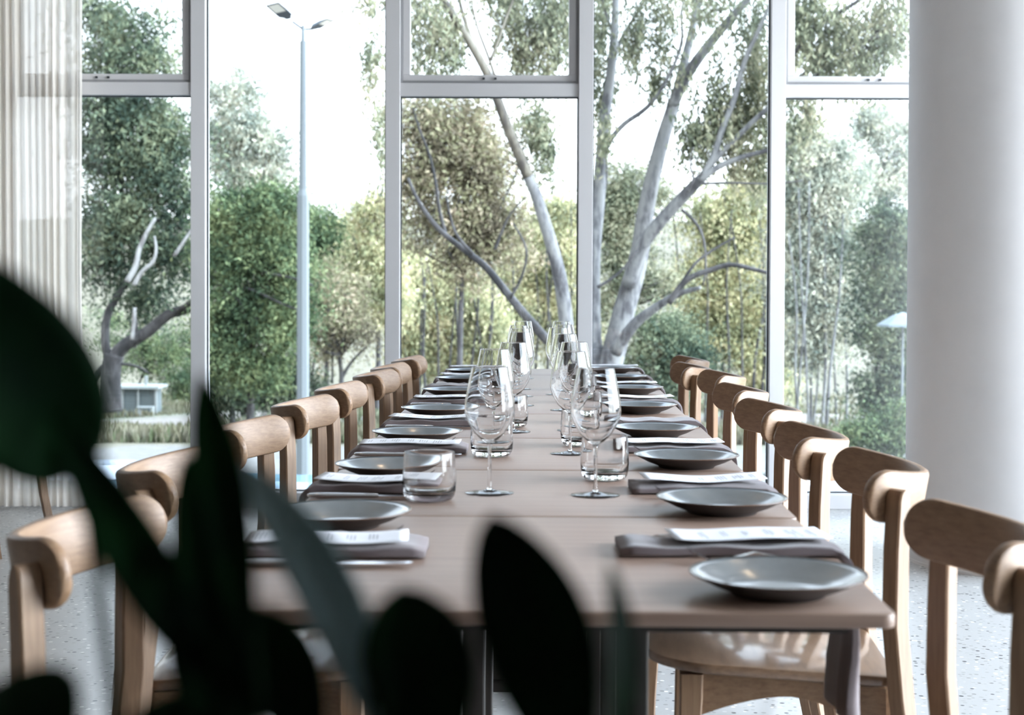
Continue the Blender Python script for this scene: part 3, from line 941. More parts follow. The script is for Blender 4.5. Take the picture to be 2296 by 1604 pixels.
def foliage(blobs, mat, parent, lsize, hang=0.6, per=55, crad=0.45, dens=1.0, name='foliage', cl=0.62, squash=(0.62, 0.62, 0.5)):
    """blobs: (px, py, rx, ry, depth, clusters) as the photo shows them"""
    Cs = []
    for (px, py, rx, ry, d, ncl) in blobs:
        c = np.array(view(px, py, d)); sx, sz = rx / FPX * d, ry / FPX * d; sy = max(sx, sz) * 0.7
        k = int(ncl * dens)
        k = max(4, int(k * cl))
        p = nrng.normal(size=(k, 3)); p /= np.linalg.norm(p, axis=1)[:, None]; p *= (nrng.random((k, 1)) ** 0.5) * (1 + 0.45 * (nrng.random((k, 1)) > 0.75))
        Cs.append(c + p * np.array([sx, sy, sz]))
    C = np.concatenate(Cs)
    rr = crad * (0.6 + 0.8 * nrng.random((len(C), 1, 1)))
    sq = np.array(squash) * (0.6 + 0.8 * nrng.random((len(C), 1, 3)))
    off = nrng.normal(size=(len(C), per, 3)) * rr * sq
    off[..., 2] -= 0.25 * hang * np.abs(off[..., 0])
    P = (C[:, None, :] + off).reshape(-1, 3)
    n = len(P)
    ax = nrng.normal(size=(n, 3)); ax[:, 2] = ax[:, 2] * (1 - hang) - hang * 1.8
    ax /= np.linalg.norm(ax, axis=1)[:, None]
    s = np.cross(ax, nrng.normal(size=(n, 3))); s /= (np.linalg.norm(s, axis=1)[:, None] + 1e-6)
    ls = lsize * (0.6 + 0.8 * nrng.random((n, 1)))
    me = leaves_mesh(P, ax * ls * 0.5, s * ls * 0.17)
    me.materials.append(mat)
    o = bpy.data.objects.new(name, me); COL.objects.link(o); o.parent = parent
    o.matrix_parent_inverse = parent.matrix_world.inverted()
    o.location = -Vector(parent.location); o.matrix_parent_inverse = Matrix.Identity(4)
    return C

def limb(mb, pts, d, w0, w1, wob=0.0, dd=0.0):
    """pts in the photo's frame, widths in its pixels; dd: depth gained along the limb"""
    n = len(pts); P = []; Rr = []
    sub = 4
    for i in range(n - 1):
        for k in range(sub):
            t = k / sub
            p0_, p1_, p2_, p3_ = pts[max(0, i - 1)], pts[i], pts[i + 1], pts[min(n - 1, i + 2)]
            q = [0.5 * (2 * p1_[c] + (-p0_[c] + p2_[c]) * t + (2 * p0_[c] - 5 * p1_[c] + 4 * p2_[c] - p3_[c]) * t * t + (-p0_[c] + 3 * p1_[c] - 3 * p2_[c] + p3_[c]) * t ** 3) for c in (0, 1)]
            T_ = (i + t) / (n - 1)
            P.append(view(q[0], q[1], d + dd * T_)); Rr.append((w0 + (w1 - w0) * T_) / 2 / FPX * d)
    P.append(view(*pts[-1], d + dd)); Rr.append(w1 / 2 / FPX * d)
    mb.sweep(P, Rr, 9)
    return P

def tree_root(name, px, d, label, group='trees beyond the window', cat='tree'):
    p = view(px, 635, d); z = ground_z(p.x, p.y)
    t = empty(name, (p.x, p.y, z))
    tag(t, label, cat, group)
    return t
def tpart(mb, name, mat, root, **k):
    L0 = Vector(root.location)
    mb.v = [tuple(Vector(p) - L0) for p in mb.v]
    return mb.build(name, mat, root, **k)
def base_px(root, d):
    """picture point of the tree's foot"""
    p = CM.inverted() @ Vector(root.location)
    return (1148 + p.x / -p.z * FPX, 700 - p.y / -p.z * FPX)

M_BARKX = bark_mat('bare_white_limb_bark', (0.09, 0.08, 0.075), (0.14, 0.13, 0.122), (0.19, 0.182, 0.17))
G_OLIVE = leaf_mat('olive_gum_leaves', [(0.063, 0.073, 0.050), (0.124, 0.134, 0.088), (0.204, 0.205, 0.132), (0.294, 0.270, 0.185)], 0.25)
G_GREEN = leaf_mat('green_leaves', [(0.028, 0.045, 0.027), (0.059, 0.084, 0.046), (0.109, 0.140, 0.070), (0.187, 0.209, 0.103)], 0.25)
G_DARK = leaf_mat('dark_green_leaves', [(0.025, 0.038, 0.029), (0.050, 0.067, 0.047), (0.092, 0.112, 0.071), (0.166, 0.179, 0.109)], 0.25)
G_GREY = leaf_mat('grey_green_leaves', [(0.114, 0.138, 0.116), (0.213, 0.226, 0.180), (0.327, 0.326, 0.255), (0.484, 0.452, 0.348)], 0.3)
G_YEL = leaf_mat('yellow_green_leaves', [(0.122, 0.134, 0.080), (0.240, 0.242, 0.133), (0.416, 0.390, 0.214), (0.608, 0.524, 0.334)], 0.3)
G_BROWN = leaf_mat('brown_olive_leaves', [(0.079, 0.068, 0.048), (0.153, 0.126, 0.086), (0.213, 0.211, 0.120), (0.335, 0.264, 0.188)], 0.25)
G_TAN = leaf_mat('dry_grass_blades', [(0.075, 0.075, 0.04), (0.12, 0.11, 0.07), (0.155, 0.14, 0.10), (0.08, 0.095, 0.05)], 0.2)

# --- the big pale gum whose stems fan out behind the middle mullion
D = 24.0
t = tree_root('gum_tree', 1360, D, 'big pale-barked gum tree with fanning trunks beyond the middle window', None)
bx, by = base_px(t, D)
m_ = MB()
limb(m_, [(1335, by + 30), (1350, 900), (1367, 825), (1382, 770), (1402, 690), (1422, 620), (1437, 555), (1449, 470), (1466, 390), (1490, 300), (1513, 230)], D, 66, 28)
limb(m_, [(1513, 230), (1532, 150), (1552, 70), (1566, 0), (1575, -80), (1600, -200)], D, 24, 10, dd=0.6)
limb(m_, [(1507, 240), (1540, 170), (1590, 100), (1640, 40), (1675, 0), (1730, -70), (1800, -180)], D, 28, 10, dd=-0.8)
tpart(m_, 'trunk', M_BARKW, t, smooth=True)
m_ = MB()
limb(m_, [(1352, by + 10), (1345, 880), (1330, 760), (1328, 650), (1331, 560), (1341, 460), (1347, 380), (1354, 280), (1368, 180), (1377, 90), (1381, 0), (1384, -120)], D, 46, 14, dd=0.8)
limb(m_, [(1354, 350), (1368, 315), (1400, 278), (1440, 250), (1465, 225), (1490, 188), (1518, 130), (1530, 80), (1528, 30), (1540, -40)], D + .3, 13, 4, dd=-0.8)
limb(m_, [(1380, 118), (1398, 80), (1425, 35), (1450, -10), (1470, -70)], D + .7, 11, 4)
limb(m_, [(1368, 60), (1356, 20), (1345, -30)], D + .7, 8, 4)
limb(m_, [(1340, 450), (1357, 420), (1360, 360), (1356, 340)], D + .4, 7, 5)
tpart(m_, 'trunk', M_BARKW, t, smooth=True)
m_ = MB()
limb(m_, [(1350, by), (1320, 860), (1278, 780), (1266, 690), (1255, 620), (1240, 560), (1222, 500), (1203, 440), (1184, 395)], D - .3, 38, 24, dd=-0.5)
tpart(m_, 'trunk', M_BARKW, t, smooth=True)
m_ = MB()
limb(m_, [(1184, 395), (1165, 350), (1140, 290), (1116, 225), (1090, 160), (1045, 80), (1010, 25), (985, -20), (950, -100)], D - .8, 26, 13, dd=-0.4)
limb(m_, [(1100, 170), (1075, 140), (1050, 70), (1030, 0), (1018, -80)], D - .8, 12, 6)
limb(m_, [(1030, 60), (990, 45), (955, 25), (920, -10)], D - 1, 7, 3)
limb(m_, [(1112, 180), (1096, 130), (1070, 60), (1056, 0)], D - .8, 7, 4)
limb(m_, [(1100, 135), (1118, 90), (1135, 40), (1150, 0), (1160, -60)], D - .9, 7, 4)
limb(m_, [(1166, 375), (1140, 360), (1115, 352)], D - .8, 4, 3)
tpart(m_, 'trunk', M_BARKO, t, smooth=True)
m_ = MB()
limb(m_, [(1408, 640), (1440, 552), (1486, 491), (1541, 432), (1575, 398)], D - .2, 34, 22, dd=-1.0)
limb(m_, [(1575, 398), (1600, 350), (1622, 283), (1648, 216), (1670, 137), (1700, 70), (1724, 15), (1750, -60)], D - 1.2, 18, 6, dd=-0.4)
limb(m_, [(1570, 405), (1610, 375), (1665, 352), (1720, 338), (1780, 318), (1850, 300)], D - 1.2, 15, 6, dd=-0.5)
limb(m_, [(1590, 372), (1640, 320), (1700, 262), (1760, 210), (1800, 168), (1850, 130), (1940, 90), (2060, 60)], D - 1.2, 14, 5, dd=-1.0)
limb(m_, [(1590, 370), (1600, 340), (1612, 300)], D - 1.2, 8, 6)
limb(m_, [(1380, 790), (1420, 730), (1470, 690), (1520, 660), (1570, 645)], D - .5, 30, 8, dd=-1.0)
tpart(m_, 'branch', M_BARKW, t, smooth=True)
m_ = MB()
limb(m_, [(1778, 120), (1820, 70), (1880, 30), (1960, -20)], D - 2, 14, 7)
limb(m_, [(1830, 170), (1880, 130), (1940, 90), (1990, 55), (2060, 20)], D - 2, 7, 3)
limb(m_, [(1850, 158), (1920, 120), (1985, 90), (2060, 55)], D - 2, 7, 3)
limb(m_, [(1790, 215), (1830, 170)], D - 2, 9, 7)
limb(m_, [(1340, 645), (1390, 610), (1430, 560)], D - 1, 8, 4)
limb(m_, [(1500, 680), (1540, 628), (1596, 605), (1640, 594), (1690, 604), (1725, 613)], D - 1.5, 15, 8, dd=-0.5)
limb(m_, [(1525, 640), (1560, 590), (1600, 560), (1648, 532)], D - 1.5, 8, 4)
limb(m_, [(1528, 470), (1560, 500), (1578, 540), (1582, 600), (1576, 640)], D - 1.5, 7, 4)
limb(m_, [(1541, 432), (1555, 400), (1548, 370), (1553, 330)], D - 1.3, 6, 3)
limb(m_, [(1575, 412), (1640, 410), (1730, 412), (1800, 405)], D - 1.5, 6, 3)
limb(m_, [(1290, 800), (1235, 770), (1190, 722), (1145, 668), (1090, 600), (1040, 560), (985, 515), (940, 455), (915, 400)], D + .5, 26, 7, dd=1.0)
limb(m_, [(1000, 530), (985, 470), (975, 400), (960, 340), (940, 290), (925, 240)], D + 1.3, 9, 4)
limb(m_, [(1145, 668), (1170, 620), (1180, 560), (1150, 500)], D + .8, 7, 4)
limb(m_, [(1110, 560), (1125, 520), (1145, 480), (1180, 440)], D + .8, 7, 3)
limb(m_, [(1060, 570), (1020, 520), (1000, 440)], D + .9, 9, 4)
tpart(m_, 'branch', M_BARKD, t, smooth=True)
gum_blobs = [(960, 60, 60, 90, D - 1, 26), (1000, 110, 50, 60, D - 1, 18), (1140, 40, 60, 80, D, 26), (1170, 120, 30, 70, D, 12), (1240, 60, 50, 110, D, 40), (1220, 110, 40, 70, D, 16),
             (1345, 60, 35, 150, D + 1, 26), (1355, 210, 30, 70, D + 1, 14), (1420, 90, 40, 60, D, 16), (1475, 60, 50, 80, D, 14), (1500, 170, 60, 60, D, 8), (1470, 200, 20, 30, D, 4),
             (1600, 20, 90, 50, D - 1, 16), (1690, 100, 50, 110, D - 1, 26), (1700, 240, 60, 90, D - 1, 34), (1640, 290, 60, 80, D - 1, 34), (1600, 210, 40, 60, D - 1, 10), (1570, 320, 60, 60, D - 1, 20),
             (1700, 380, 60, 60, D - 1, 22), (835, 150, 22, 60, D - 1.5, 8), (815, 0, 28, 30, D - 1.5, 6), (855, 290, 18, 90, D - 1.5, 8), (1810, 60, 60, 80, D - 2, 34), (1900, 100, 80, 80, D - 2, 34),
             (2000, 60, 60, 100, D - 2, 28), (1840, 150, 60, 40, D - 2, 12), (1960, 150, 70, 50, D - 2, 12), (1800, 270, 50, 60, D - 2, 14), (1200, 300, 40, 70, D - .5, 12), (1220, 350, 30, 60, D - .5, 10),
             (940, 160, 40, 40, D, 6), (1350, 320, 30, 40, D, 5), (900, -30, 60, 40, D, 8), (1120, -40, 200, 40, D, 30), (1500, -40, 200, 50, D, 20)]
foliage(gum_blobs, G_OLIVE, t, 0.10, hang=0.8, per=32, crad=0.27, cl=2.0, squash=(0.24, 0.24, 0.75))

# --- one row of bushier trees behind, each its own object
def bush(name, px, d, label, blobs, mat, bark, trunk=None, lsize=0.22, per=60, crad=0.5, hang=0.45, dens=1.0, limbs=16, tw=14, stems=None):
    t = tree_root(name, px, d, label)
    C = foliage(blobs, mat, t, lsize * 0.62, hang=hang, per=int(per * 2.9), crad=crad * 1.12, dens=dens, cl=0.5)
    mb = MB()
    bx, by = base_px(t, d)
    if trunk:
        for (pts, w0, w1) in trunk: limb(mb, [(p[0], min(p[1], 2000)) for p in pts], d, w0, w1)
    if stems:
        x0, x1, yt, n_ = stems
        for k in range(n_):
            xx = x0 + (x1 - x0) * (k + rnd.random()) / n_; q = rnd.uniform(-40, 40); yy = yt + rnd.uniform(-40, 120)
            limb(mb, [(xx, by + 8), (xx + q * .3 + rnd.uniform(-8, 8), by * .7 + yy * .3), (xx + q * .6 + rnd.uniform(-12, 12), by * .35 + yy * .65), (xx + q, yy)], d + rnd.uniform(-3, 1), rnd.uniform(5, 9), 2.5)
    if True:
        cx = sum(b_[0] for b_ in blobs) / len(blobs); cy = sum(b_[1] for b_ in blobs) / len(blobs)
        if not trunk: limb(mb, [(bx, by + 12), (bx + 4, (by + cy) / 2), (cx, cy)], d, tw, tw * 0.5)
        F0 = Vector(t.location) * 0.35 + view(cx, cy, d) * 0.65
        for k in range(limbs):
            q = Vector(C[rnd.randrange(len(C))]); m0 = (F0 + q) / 2 + Vector((rnd.uniform(-.4, .4), rnd.uniform(-.4, .4), rnd.uniform(0, .6)))
            r0 = tw * 0.22 / FPX * d
            mb.sweep([F0, F0 * 0.5 + m0 * 0.5, m0, m0 * 0.5 + q * 0.5, q], [r0, r0 * .8, r0 * .6, r0 * .4, r0 * .2], 6)
    tpart(mb, 'trunk', bark, t, smooth=True)
    return t

# left window: old gum with a white limb and a dark fork
D1 = 42
t1 = bush('gum_tree', 245, D1, 'old gum tree with dark trunk and white limb beyond the left window', 
     [(215, 30, 60, 60, D1, 22), (250, 60, 50, 50, D1, 20), (300, 130, 60, 45, D1, 26), (340, 60, 50, 30, D1, 6), (370, 150, 40, 25, D1, 12), (240, 130, 50, 50, D1, 26),
      (240, 250, 60, 60, D1, 50), (330, 260, 60, 50, D1, 34), (400, 290, 40, 60, D1, 26), (260, 350, 70, 70, D1, 60), (360, 380, 60, 60, D1, 48), (410, 450, 40, 60, D1, 30),
      (230, 480, 50, 70, D1, 44), (300, 480, 60, 50, D1, 40), (380, 560, 50, 60, D1, 40), (240, 600, 50, 70, D1, 34), (330, 660, 40, 60, D1 + 2, 30)],
     G_DARK, M_BARKD, trunk=[([(248, 925), (246, 880), (248, 830), (256, 795)], 52, 44), ([(250, 810), (280, 775), (330, 745), (380, 705), (430, 690), (500, 650), (560, 610), (640, 600)], 34, 10),
     ([(248, 820), (236, 770), (240, 710), (262, 665), (285, 630)], 22, 14), ([(300, 780), (305, 740), (300, 700)], 12, 8), ([(205, 860), (225, 830), (250, 815)], 14, 18),
     ([(245, 815), (300, 820), (335, 838)], 8, 4), ([(205, 450), (240, 465), (290, 470), (340, 490), (430, 520)], 8, 5), ([(460, 625), (520, 640), (570, 655), (640, 690)], 10, 5)], per=60, crad=0.55, lsize=0.26, hang=0.5)
mb = MB()
limb(mb, [(285, 632), (303, 600), (312, 560), (330, 520), (348, 490)], D1 - 3, 15, 7)
limb(mb, [(300, 640), (318, 610), (342, 588), (350, 560), (346, 530)], D1 - 3, 12, 5)
limb(mb, [(296, 762), (300, 720), (302, 690)], D1 - 3, 10, 8)
limb(mb, [(390, 575), (420, 530), (440, 500)], D1 - 3, 9, 5)
tpart(mb, 'branch', M_BARKX, t1, smooth=True)['label'] = 'white bare limb'

bush('gum_tree', 520, 50, 'tall thin-crowned gum left of the street lamp', [(490, 220, 40, 40, 50, 18), (545, 200, 35, 40, 50, 24), (500, 300, 50, 40, 50, 30), (560, 290, 50, 40, 50, 44), (520, 370, 60, 50, 50, 40), (600, 330, 40, 50, 50, 40),
     (620, 390, 40, 40, 50, 26), (560, 410, 60, 40, 50, 24)], G_GREY, M_BARKD, lsize=0.26, crad=0.5, hang=0.6, per=50)
tb = bush('broadleaf_tree', 560, 40, 'dense green tree left of the street lamp', [(520, 490, 70, 50, 40, 80), (610, 470, 60, 50, 40, 80), (500, 580, 60, 60, 40, 60), (600, 560, 70, 60, 40, 90), (650, 620, 50, 60, 40, 60), (540, 680, 80, 60, 40, 90), (630, 730, 60, 60, 40, 80), (500, 770, 50, 70, 40, 60), (580, 820, 70, 50, 40, 60)],
     G_GREEN, M_BARKD, lsize=0.22, crad=0.42, per=60, tw=20)
mb = MB()
limb(mb, [(400, 697), (440, 668), (495, 618), (545, 594), (600, 612), (660, 625), (700, 640)], 41.8, 13, 4, dd=-3.4)
limb(mb, [(480, 632), (520, 640), (570, 652), (640, 685), (690, 700)], 40.2, 8, 3, dd=-1.4)
limb(mb, [(452, 655), (480, 600), (500, 560)], 41, 6, 3, dd=-1.6)
tpart(mb, 'branch', M_BARKD, t1, smooth=True)
bush('broadleaf_tree', 730, 62, 'rounded dark green tree right of the street lamp', [(720, 520, 50, 45, 62, 90), (760, 560, 40, 50, 62, 70), (710, 610, 50, 60, 62, 70), (740, 680, 60, 60, 62, 60)], G_GREEN, M_BARKD, lsize=0.3, crad=0.6)
bush('broadleaf_tree', 845, 55, 'pale yellow-green tree beside the second mullion', [(840, 480, 45, 40, 55, 60), (850, 560, 60, 60, 55, 90), (850, 660, 60, 70, 55, 90), (815, 620, 50, 60, 55, 50)], G_YEL, M_BARKD, lsize=0.26, crad=0.5, hang=0.6)
bush('bare_tree', 775, 45, 'low brown scraggly tree right of the street lamp', [(760, 640, 60, 50, 45, 30), (790, 720, 60, 60, 45, 34), (730, 760, 50, 40, 45, 20)], G_BROWN, M_BARKD, lsize=0.2, crad=0.45,
     trunk=[([(765, 880), (765, 830), (755, 780), (740, 730)], 12, 6), ([(765, 850), (790, 810), (830, 770)], 9, 4), ([(745, 860), (745, 780), (735, 700)], 5, 3), ([(700, 840), (715, 760), (740, 690)], 5, 3)])
bush('broadleaf_tree', 1030, 34, 'leafy olive tree behind the left-leaning trunk', [(960, 270, 60, 50, 34, 50), (1040, 290, 70, 60, 34, 80), (1000, 370, 80, 60, 34, 90), (1090, 390, 60, 60, 34, 60), (930, 420, 50, 70, 34, 46), (1080, 480, 70, 50, 34, 60), (980, 500, 80, 50, 34, 50), (1130, 540, 60, 50, 34, 40), (1050, 590, 60, 50, 34, 36), (1190, 260, 30, 50, 34, 10)],
     G_BROWN, M_BARKD, lsize=0.2, crad=0.4, per=50, limbs=14, tw=16)
bush('broadleaf_tree', 960, 60, 'streaky yellow-green thicket behind the left row of chairs', [(930, 620, 60, 60, 60, 70), (1000, 680, 80, 70, 60, 90), (930, 760, 60, 60, 60, 70), (1080, 740, 90, 70, 60, 100), (1010, 810, 90, 40, 60, 60)], G_YEL, M_BARKD, lsize=0.3, crad=0.55, hang=0.8, limbs=14, tw=6, stems=(900, 1120, 480, 12))
bush('broadleaf_tree', 1200, 66, 'hazy grey-green trees behind the wine glasses', [(1250, 480, 60, 50, 66, 60), (1210, 560, 60, 60, 66, 70), (1270, 600, 50, 80, 66, 70), (1200, 690, 70, 70, 66, 80), (1280, 760, 60, 70, 66, 80), (1150, 640, 60, 50, 66, 40)], G_YEL, M_BARKD, lsize=0.3, crad=0.6, hang=0.7, limbs=14, tw=6, stems=(1130, 1300, 450, 8))
bush('broadleaf_tree', 1400, 46, 'olive green tree between the pale trunks', [(1400, 430, 45, 50, 46, 60), (1390, 500, 60, 50, 46, 60), (1480, 440, 30, 50, 46, 24), (1400, 590, 50, 60, 46, 50), (1460, 620, 60, 60, 46, 40), (1360, 680, 50, 60, 46, 36)], G_OLIVE, M_BARKD, lsize=0.22, crad=0.45)
bush('shrub', 1505, 30, 'dark green shrub right of the pale gum base', [(1475, 760, 40, 50, 30, 50), (1520, 750, 30, 30, 30, 26), (1545, 800, 35, 45, 30, 40), (1440, 810, 45, 35, 30, 30), (1500, 860, 55, 50, 30, 60)], G_DARK, M_BARKD, lsize=0.15, crad=0.42, tw=8)
bush('broadleaf_tree', 1620, 60, 'pale yellow-green trees left of the right mullion', [(1600, 480, 60, 50, 60, 60), (1690, 460, 60, 60, 60, 70), (1640, 560, 80, 60, 60, 90), (1560, 640, 60, 60, 60, 60), (1680, 660, 70, 80, 60, 110), (1610, 740, 80, 60, 60, 90), (1690, 790, 60, 60, 60, 70), (1720, 860, 60, 50, 60, 40)], G_YEL, M_BARKD, lsize=0.3, crad=0.6, hang=0.65, limbs=14, tw=6, stems=(1530, 1730, 450, 10))
bush('gum_tree', 1820, 48, 'hazy grey-green gum beside the right mullion', [(1790, 330, 40, 60, 48, 34), (1850, 350, 60, 50, 48, 60), (1800, 430, 70, 60, 48, 80), (1880, 440, 60, 60, 48, 60), (1810, 530, 70, 70, 48, 90), (1880, 560, 60, 70, 48, 80), (1800, 650, 60, 70, 48, 70), (1880, 680, 60, 70, 48, 80), (1830, 770, 80, 60, 48, 60)], G_GREY, M_BARKW, lsize=0.25, crad=0.5, hang=0.6, limbs=14, tw=7, stems=(1765, 1900, 420, 8))
bush('gum_tree', 1985, 58, 'tall loose-crowned gum beside the column', [(1955, 270, 35, 40, 58, 26), (1990, 330, 50, 50, 58, 20), (2030, 290, 30, 50, 58, 16), (1960, 410, 50, 50, 58, 30), (2020, 400, 40, 40, 58, 24)], G_GREY, M_BARKD, lsize=0.3, crad=0.6, hang=0.6, tw=7)
bush('broadleaf_tree', 1990, 38, 'dark green tree beside the white column', [(1980, 500, 50, 50, 38, 50), (2030, 540, 50, 60, 38, 60), (1990, 620, 60, 60, 38, 60), (2030, 690, 50, 70, 38, 60), (1970, 740, 50, 60, 38, 40), (2020, 810, 50, 70, 38, 56), (1990, 900, 60, 70, 38, 60), (2010, 980, 60, 50, 38, 50)], G_DARK, M_BARKD, lsize=0.2, crad=0.38, limbs=10, tw=10,
     trunk=[([(1968, 1010), (1966, 900), (1964, 760), (1960, 560)], 12, 6), ([(2013, 1000), (2012, 880), (2015, 700), (2020, 560)], 9, 5)])
bush('shrub', 2010, 24, 'light green shrub at the foot of the column window', [(1990, 960, 60, 40, 24, 60), (2040, 980, 50, 50, 24, 50), (1930, 980, 40, 30, 24, 24)], G_GREEN, M_BARKD, lsize=0.12, crad=0.2, tw=4)
bush('shrub', 310, 76, 'green shrubs behind the little shelter', [(330, 790, 60, 50, 76, 60), (390, 800, 50, 60, 76, 60), (420, 860, 40, 40, 76, 50), (250, 740, 50, 50, 76, 24)], G_GREEN, M_BARKD, lsize=0.26, crad=0.5, tw=6)
bush('shrub', 580, 46, 'dark undergrowth below the dense green tree', [(500, 860, 50, 50, 46, 50), (560, 880, 60, 40, 46, 60), (640, 860, 40, 50, 46, 50), (690, 850, 40, 60, 46, 20)], G_DARK, M_BARKD, lsize=0.22, crad=0.4, tw=8,
     trunk=[([(545, 935), (552, 900), (565, 860)], 12, 7), ([(640, 930), (655, 890), (670, 850)], 8, 5)])

# grass in tussocks (beyond counting)
def grass():
    N = 60000
    y = 33 + 60 * nrng.random(N) ** 1.6; x = (nrng.random(N) * 2 - 1) * (y * 0.42)
    y = np.where(np.abs(y - 60) < 5, y + 9, y)
    z = np.array([ground_z(a, b_) for a, b_ in zip(x, y)])
    hgt = (0.10 + 0.28 * nrng.random(N)) * np.clip(0.5 + 0.9 * np.sin(x * 0.7 + y * 0.4) ** 2, 0.3, 1.3)
    ax = np.stack([nrng.normal(size=N) * 0.25, nrng.normal(size=N) * 0.25, np.ones(N)], 1) * (hgt / 2)[:, None]
    sd_ = np.stack([nrng.normal(size=N), nrng.normal(size=N), np.zeros(N)], 1); sd_ /= np.linalg.norm(sd_, axis=1)[:, None]
    c = np.stack([x, y, z + hgt / 2 - 0.03], 1)
    me = leaves_mesh(c, ax, sd_ * 0.05); me.materials.append(G_TAN)
    o = bpy.data.objects.new('grass', me); COL.objects.link(o)
    tag(o, 'dry tussocky grass on the bank below the trees', 'grass', kind='stuff')
grass()

# --- street lamp
M_GALV = principled('galvanised_steel', (0.082, 0.092, 0.095), 0.65)
M_LHEAD = principled('lamp_head_grey', (0.025, 0.03, 0.036), 0.5)
M_LENS = principled('lamp_lens', (0.4, 0.38, 0.33), 0.4)
DL = 25.6
bp = view(679, 1130, DL); gz = ground_z(bp.x, bp.y)
sl_ = empty('street_lamp', (bp.x, bp.y, gz)); tag(sl_, 'tall grey steel street lamp with two angled heads outside', 'street lamp')
def lz(py): return view(679, py, DL).z - gz
MB().lathe([(0.0, 0.0), (0.12, 0.0), (0.106, lz(880)), (0.100, lz(440)), (0.070, lz(426)), (0.057, lz(96)), (0.0, lz(94))], 8).build('pole', M_GALV, sl_)
MB().lathe([(0.0, lz(96)), (0.036, lz(96)), (0.030, lz(62)), (0.02, lz(60)), (0.0, lz(60))], 12).build('spigot', M_GALV, sl_, smooth=True, angle=30)
def rel(px, py, dd=0.0):
    p = view(px, py, DL + dd); return Vector((p.x - bp.x, p.y - bp.y, p.z - gz))
mb = MB(); mb.sweep([rel(680, 66), rel(655, 48, -.05)], [0.02, 0.02], 8); mb.sweep([rel(680, 66), rel(702, 65, .05)], [0.018, 0.018], 8)
mb.build('bracket', M_LHEAD, sl_)
def head(c0, c1, wv, th):
    c0, c1, wv = Vector(c0), Vector(c1), Vector(wv)
    up = (c1 - c0).cross(wv).normalized()
    if up.z < 0: up = -up
    rings = []
    for t, sw, sh in ((0, 0.35, 0.8), (0.12, 0.55, 1), (0.2, 0.95, 1), (0.6, 1, 0.9), (1.0, 1, 0.25)):
        c = c0.lerp(c1, t)
        rings.append([c - wv * sw, c + wv * sw, c + wv * sw * .8 + up * th * sh, c - wv * sw * .8 + up * th * sh])
    h = MB().loft(rings).build('lamp_head', M_LHEAD, sl_, bevel=0.005)
    q0, q1 = c0.lerp(c1, 0.48), c0.lerp(c1, 0.94)
    l = MB().add([q0 - wv * .75 - up * .004, q0 + wv * .75 - up * .004, q1 + wv * .75 - up * .004, q1 - wv * .75 - up * .004], [(0, 1, 2, 3)]).build('lens', M_LENS, h)
head(rel(648, 43, -.05), rel(610, 9, -.25), (0.125, -0.05, 0.02), 0.05)
head(rel(702, 66, .05), rel(742, 44, .2), (0.05, 0.16, 0.01), 0.05)

# --- little shelter
DS = 66
hp = view(310, 925, DS); hz = ground_z(hp.x, hp.y)
sh = empty('shelter', (hp.x, hp.y, hz)); tag(sh, 'small grey hut with a flat white roof below the old gum', 'shelter')
M_HUT = principled('hut_grey', (0.05, 0.062, 0.062), 0.8); M_HUTW = principled('hut_white', (0.16, 0.17, 0.16), 0.7)
hh_ = view(310, 866, DS).z - hz
MB().box((-0.62, 0.0, 0), (0.72, 1.3, hh_ - .12)).build('wall', M_HUT, sh)
MB().box((-0.92, -0.06, 0), (-0.64, 1.3, hh_ - .12)).build('side_wall', M_HUTW, sh)
MB().box((-1.0, -0.3, hh_ - .11), (0.95, 1.5, hh_)).build('roof', M_HUTW, sh)
for x in (0.02, 0.80): MB().box((x - .04, -0.12, 0), (x + .04, -.03, hh_ - .12)).build('post', M_HUTW, sh)
MB().box((0.15, 0.5, hh_), (0.27, 0.6, hh_ + 0.42)).build('vent_pipe', M_HUTW, sh)
bn = empty('bench', (hp.x + 0.55, hp.y - 0.9, ground_z(hp.x, hp.y - .9))); tag(bn, 'pale bench in front of the small grey hut', 'bench')
MB().box((-.35, -.2, .40), (.35, .2, .46)).build('seat', M_HUTW, bn)
for x in (-.28, .28): MB().box((x - .05, -.15, 0), (x + .05, .15, .40)).build('leg', M_HUTW, bn)

# --- parasol seen by the column
DP = 34
pp = view(2024, 700, DP); gz2 = ground_z(pp.x, pp.y)
pu = empty('parasol', (pp.x, pp.y, gz2)); tag(pu, 'pale blue-white parasol half hidden by the column', 'parasol')
hz_ = pp.z - gz2
M_CANV = principled('canvas', (0.11, 0.13, 0.135), 0.8)
MB().lathe([(0.0, hz_), (0.24, hz_ - .08), (0.58, hz_ - .28), (0.60, hz_ - .33), (0.56, hz_ - .29), (0.0, hz_ - .05)], 8).build('canopy', M_CANV, pu)
MB().lathe([(0.03, 0.05), (0.03, hz_ - .04)], 10).build('pole', M_GALV, pu)
MB().lathe([(0.0, 0), (0.3, 0), (0.28, .06), (0.0, .07)], 20).build('base', M_HUT, pu)

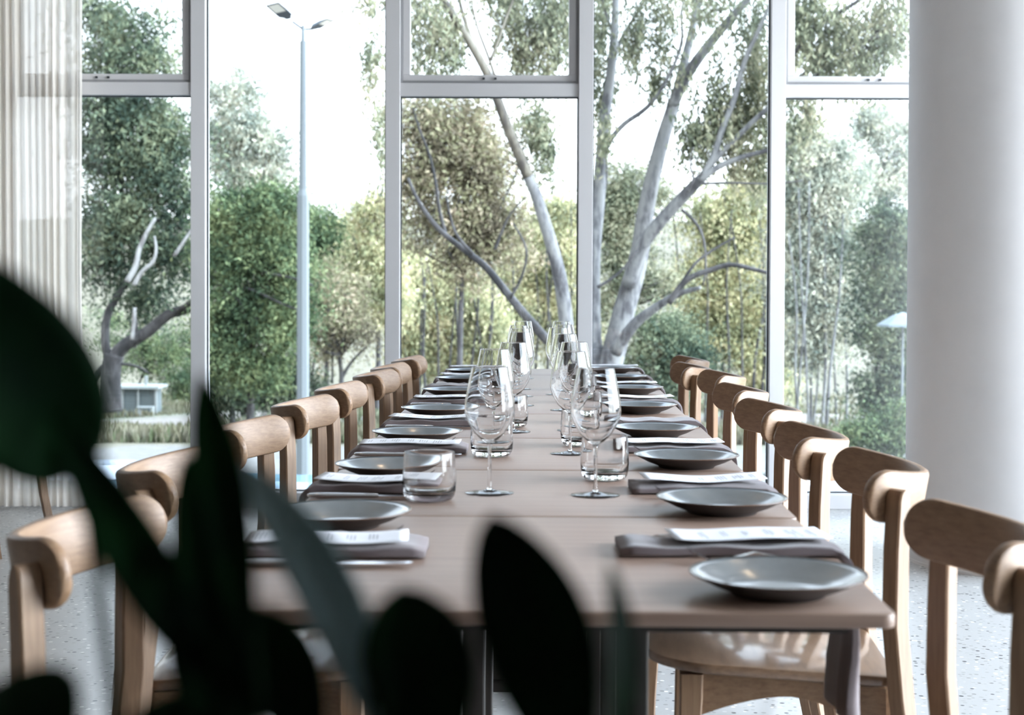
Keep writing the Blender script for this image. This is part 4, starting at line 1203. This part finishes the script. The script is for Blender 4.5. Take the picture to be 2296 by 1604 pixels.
# --- parked cars just under the windows
def make_car(name, loc, rz, paint, label):
    root = empty(name, loc, rz); tag(root, label, 'car', 'cars parked below the windows')
    M_P = principled(name + '_paint', paint, 0.25, Coat_Weight=0.6, Metallic=0.2)
    def sect(x, zs): pass
    L = 4.3
    side_ = [(-2.15, .45), (-2.12, .75), (-1.95, .92), (-1.2, .98), (-.9, 1.0), (1.75, .98), (2.08, .9), (2.15, .6), (2.12, .35), (-2.1, .33)]
    rings = []
    for y, k in ((-.86, .96), (-.80, 1), (.80, 1), (.86, .96)):
        rings.append([(x * (1 if abs(y) < .85 else .985), y, z * k if z > .4 else z) for x, z in side_])
    MB().loft(rings).build('body', M_P, root, bevel=0.04, seg=3)
    cab = [(-1.15, .97), (-.45, 1.40), (.1, 1.46), (.9, 1.42), (1.75, .97)]
    r0 = [(x, y, z) for y in (-.76,) for x, z in cab]
    rings = [[(x * .985, -.76, z if z < 1 else z * .97) for x, z in cab], [(x, -.60, z) for x, z in cab], [(x, .60, z) for x, z in cab], [(x * .985, .76, z if z < 1 else z * .97) for x, z in cab]]
    MB().loft(rings).build('cabin_glass', principled(name + '_tint', (0.05, 0.08, 0.09), 0.08), root, bevel=0.03)
    MB().loft([[(-.42, y, 1.405), (.1, y, 1.47), (.9, y, 1.435), (.9, y, 1.455), (.1, y, 1.49), (-.42, y, 1.425)] for y in (-.60, .60)]).build('roof', M_P, root, bevel=0.008)
    for x in (-1.35, 1.35):
        for s in (-1, 1):
            Mx = Matrix.Translation((x, s * .80, .32)) @ Matrix.Rotation(math.pi / 2, 4, 'X')
            MB().lathe([(0, -.1), (.2, -.1), (.31, -.09), (.32, 0), (.31, .09), (.2, .1), (0, .1)], 28, Mx).build('wheel', M_GASKET, root, smooth=True, angle=40)
    for s in (-1, 1): MB().box((-2.17, s * .62 - .16, .66), (-2.05, s * .62 + .16, .78)).build('headlight', M_LENS, root, bevel=0.01)
    for s in (-1, 1): MB().box((-.75, s * .86 - .08, .98), (-.6, s * .86 + .08, 1.1)).build('side_mirror', M_P, root, bevel=0.02)
    return root
def car_at(px, d, rz, paint, label):
    p = view(px, 1000, d); make_car('car', (p.x, p.y, ground_z(p.x, p.y)), rz, paint, label)
car_at(255, 15.2, R(94), (0.55, 0.60, 0.66), 'silver car roof below the left window beside the curtain')
car_at(610, 14.0, R(86), (0.10, 0.22, 0.30), 'dark blue car beyond the left chairs, below the street lamp')
car_at(1890, 14.5, R(92), (0.70, 0.72, 0.74), 'white car glimpsed below the right window beside the column')
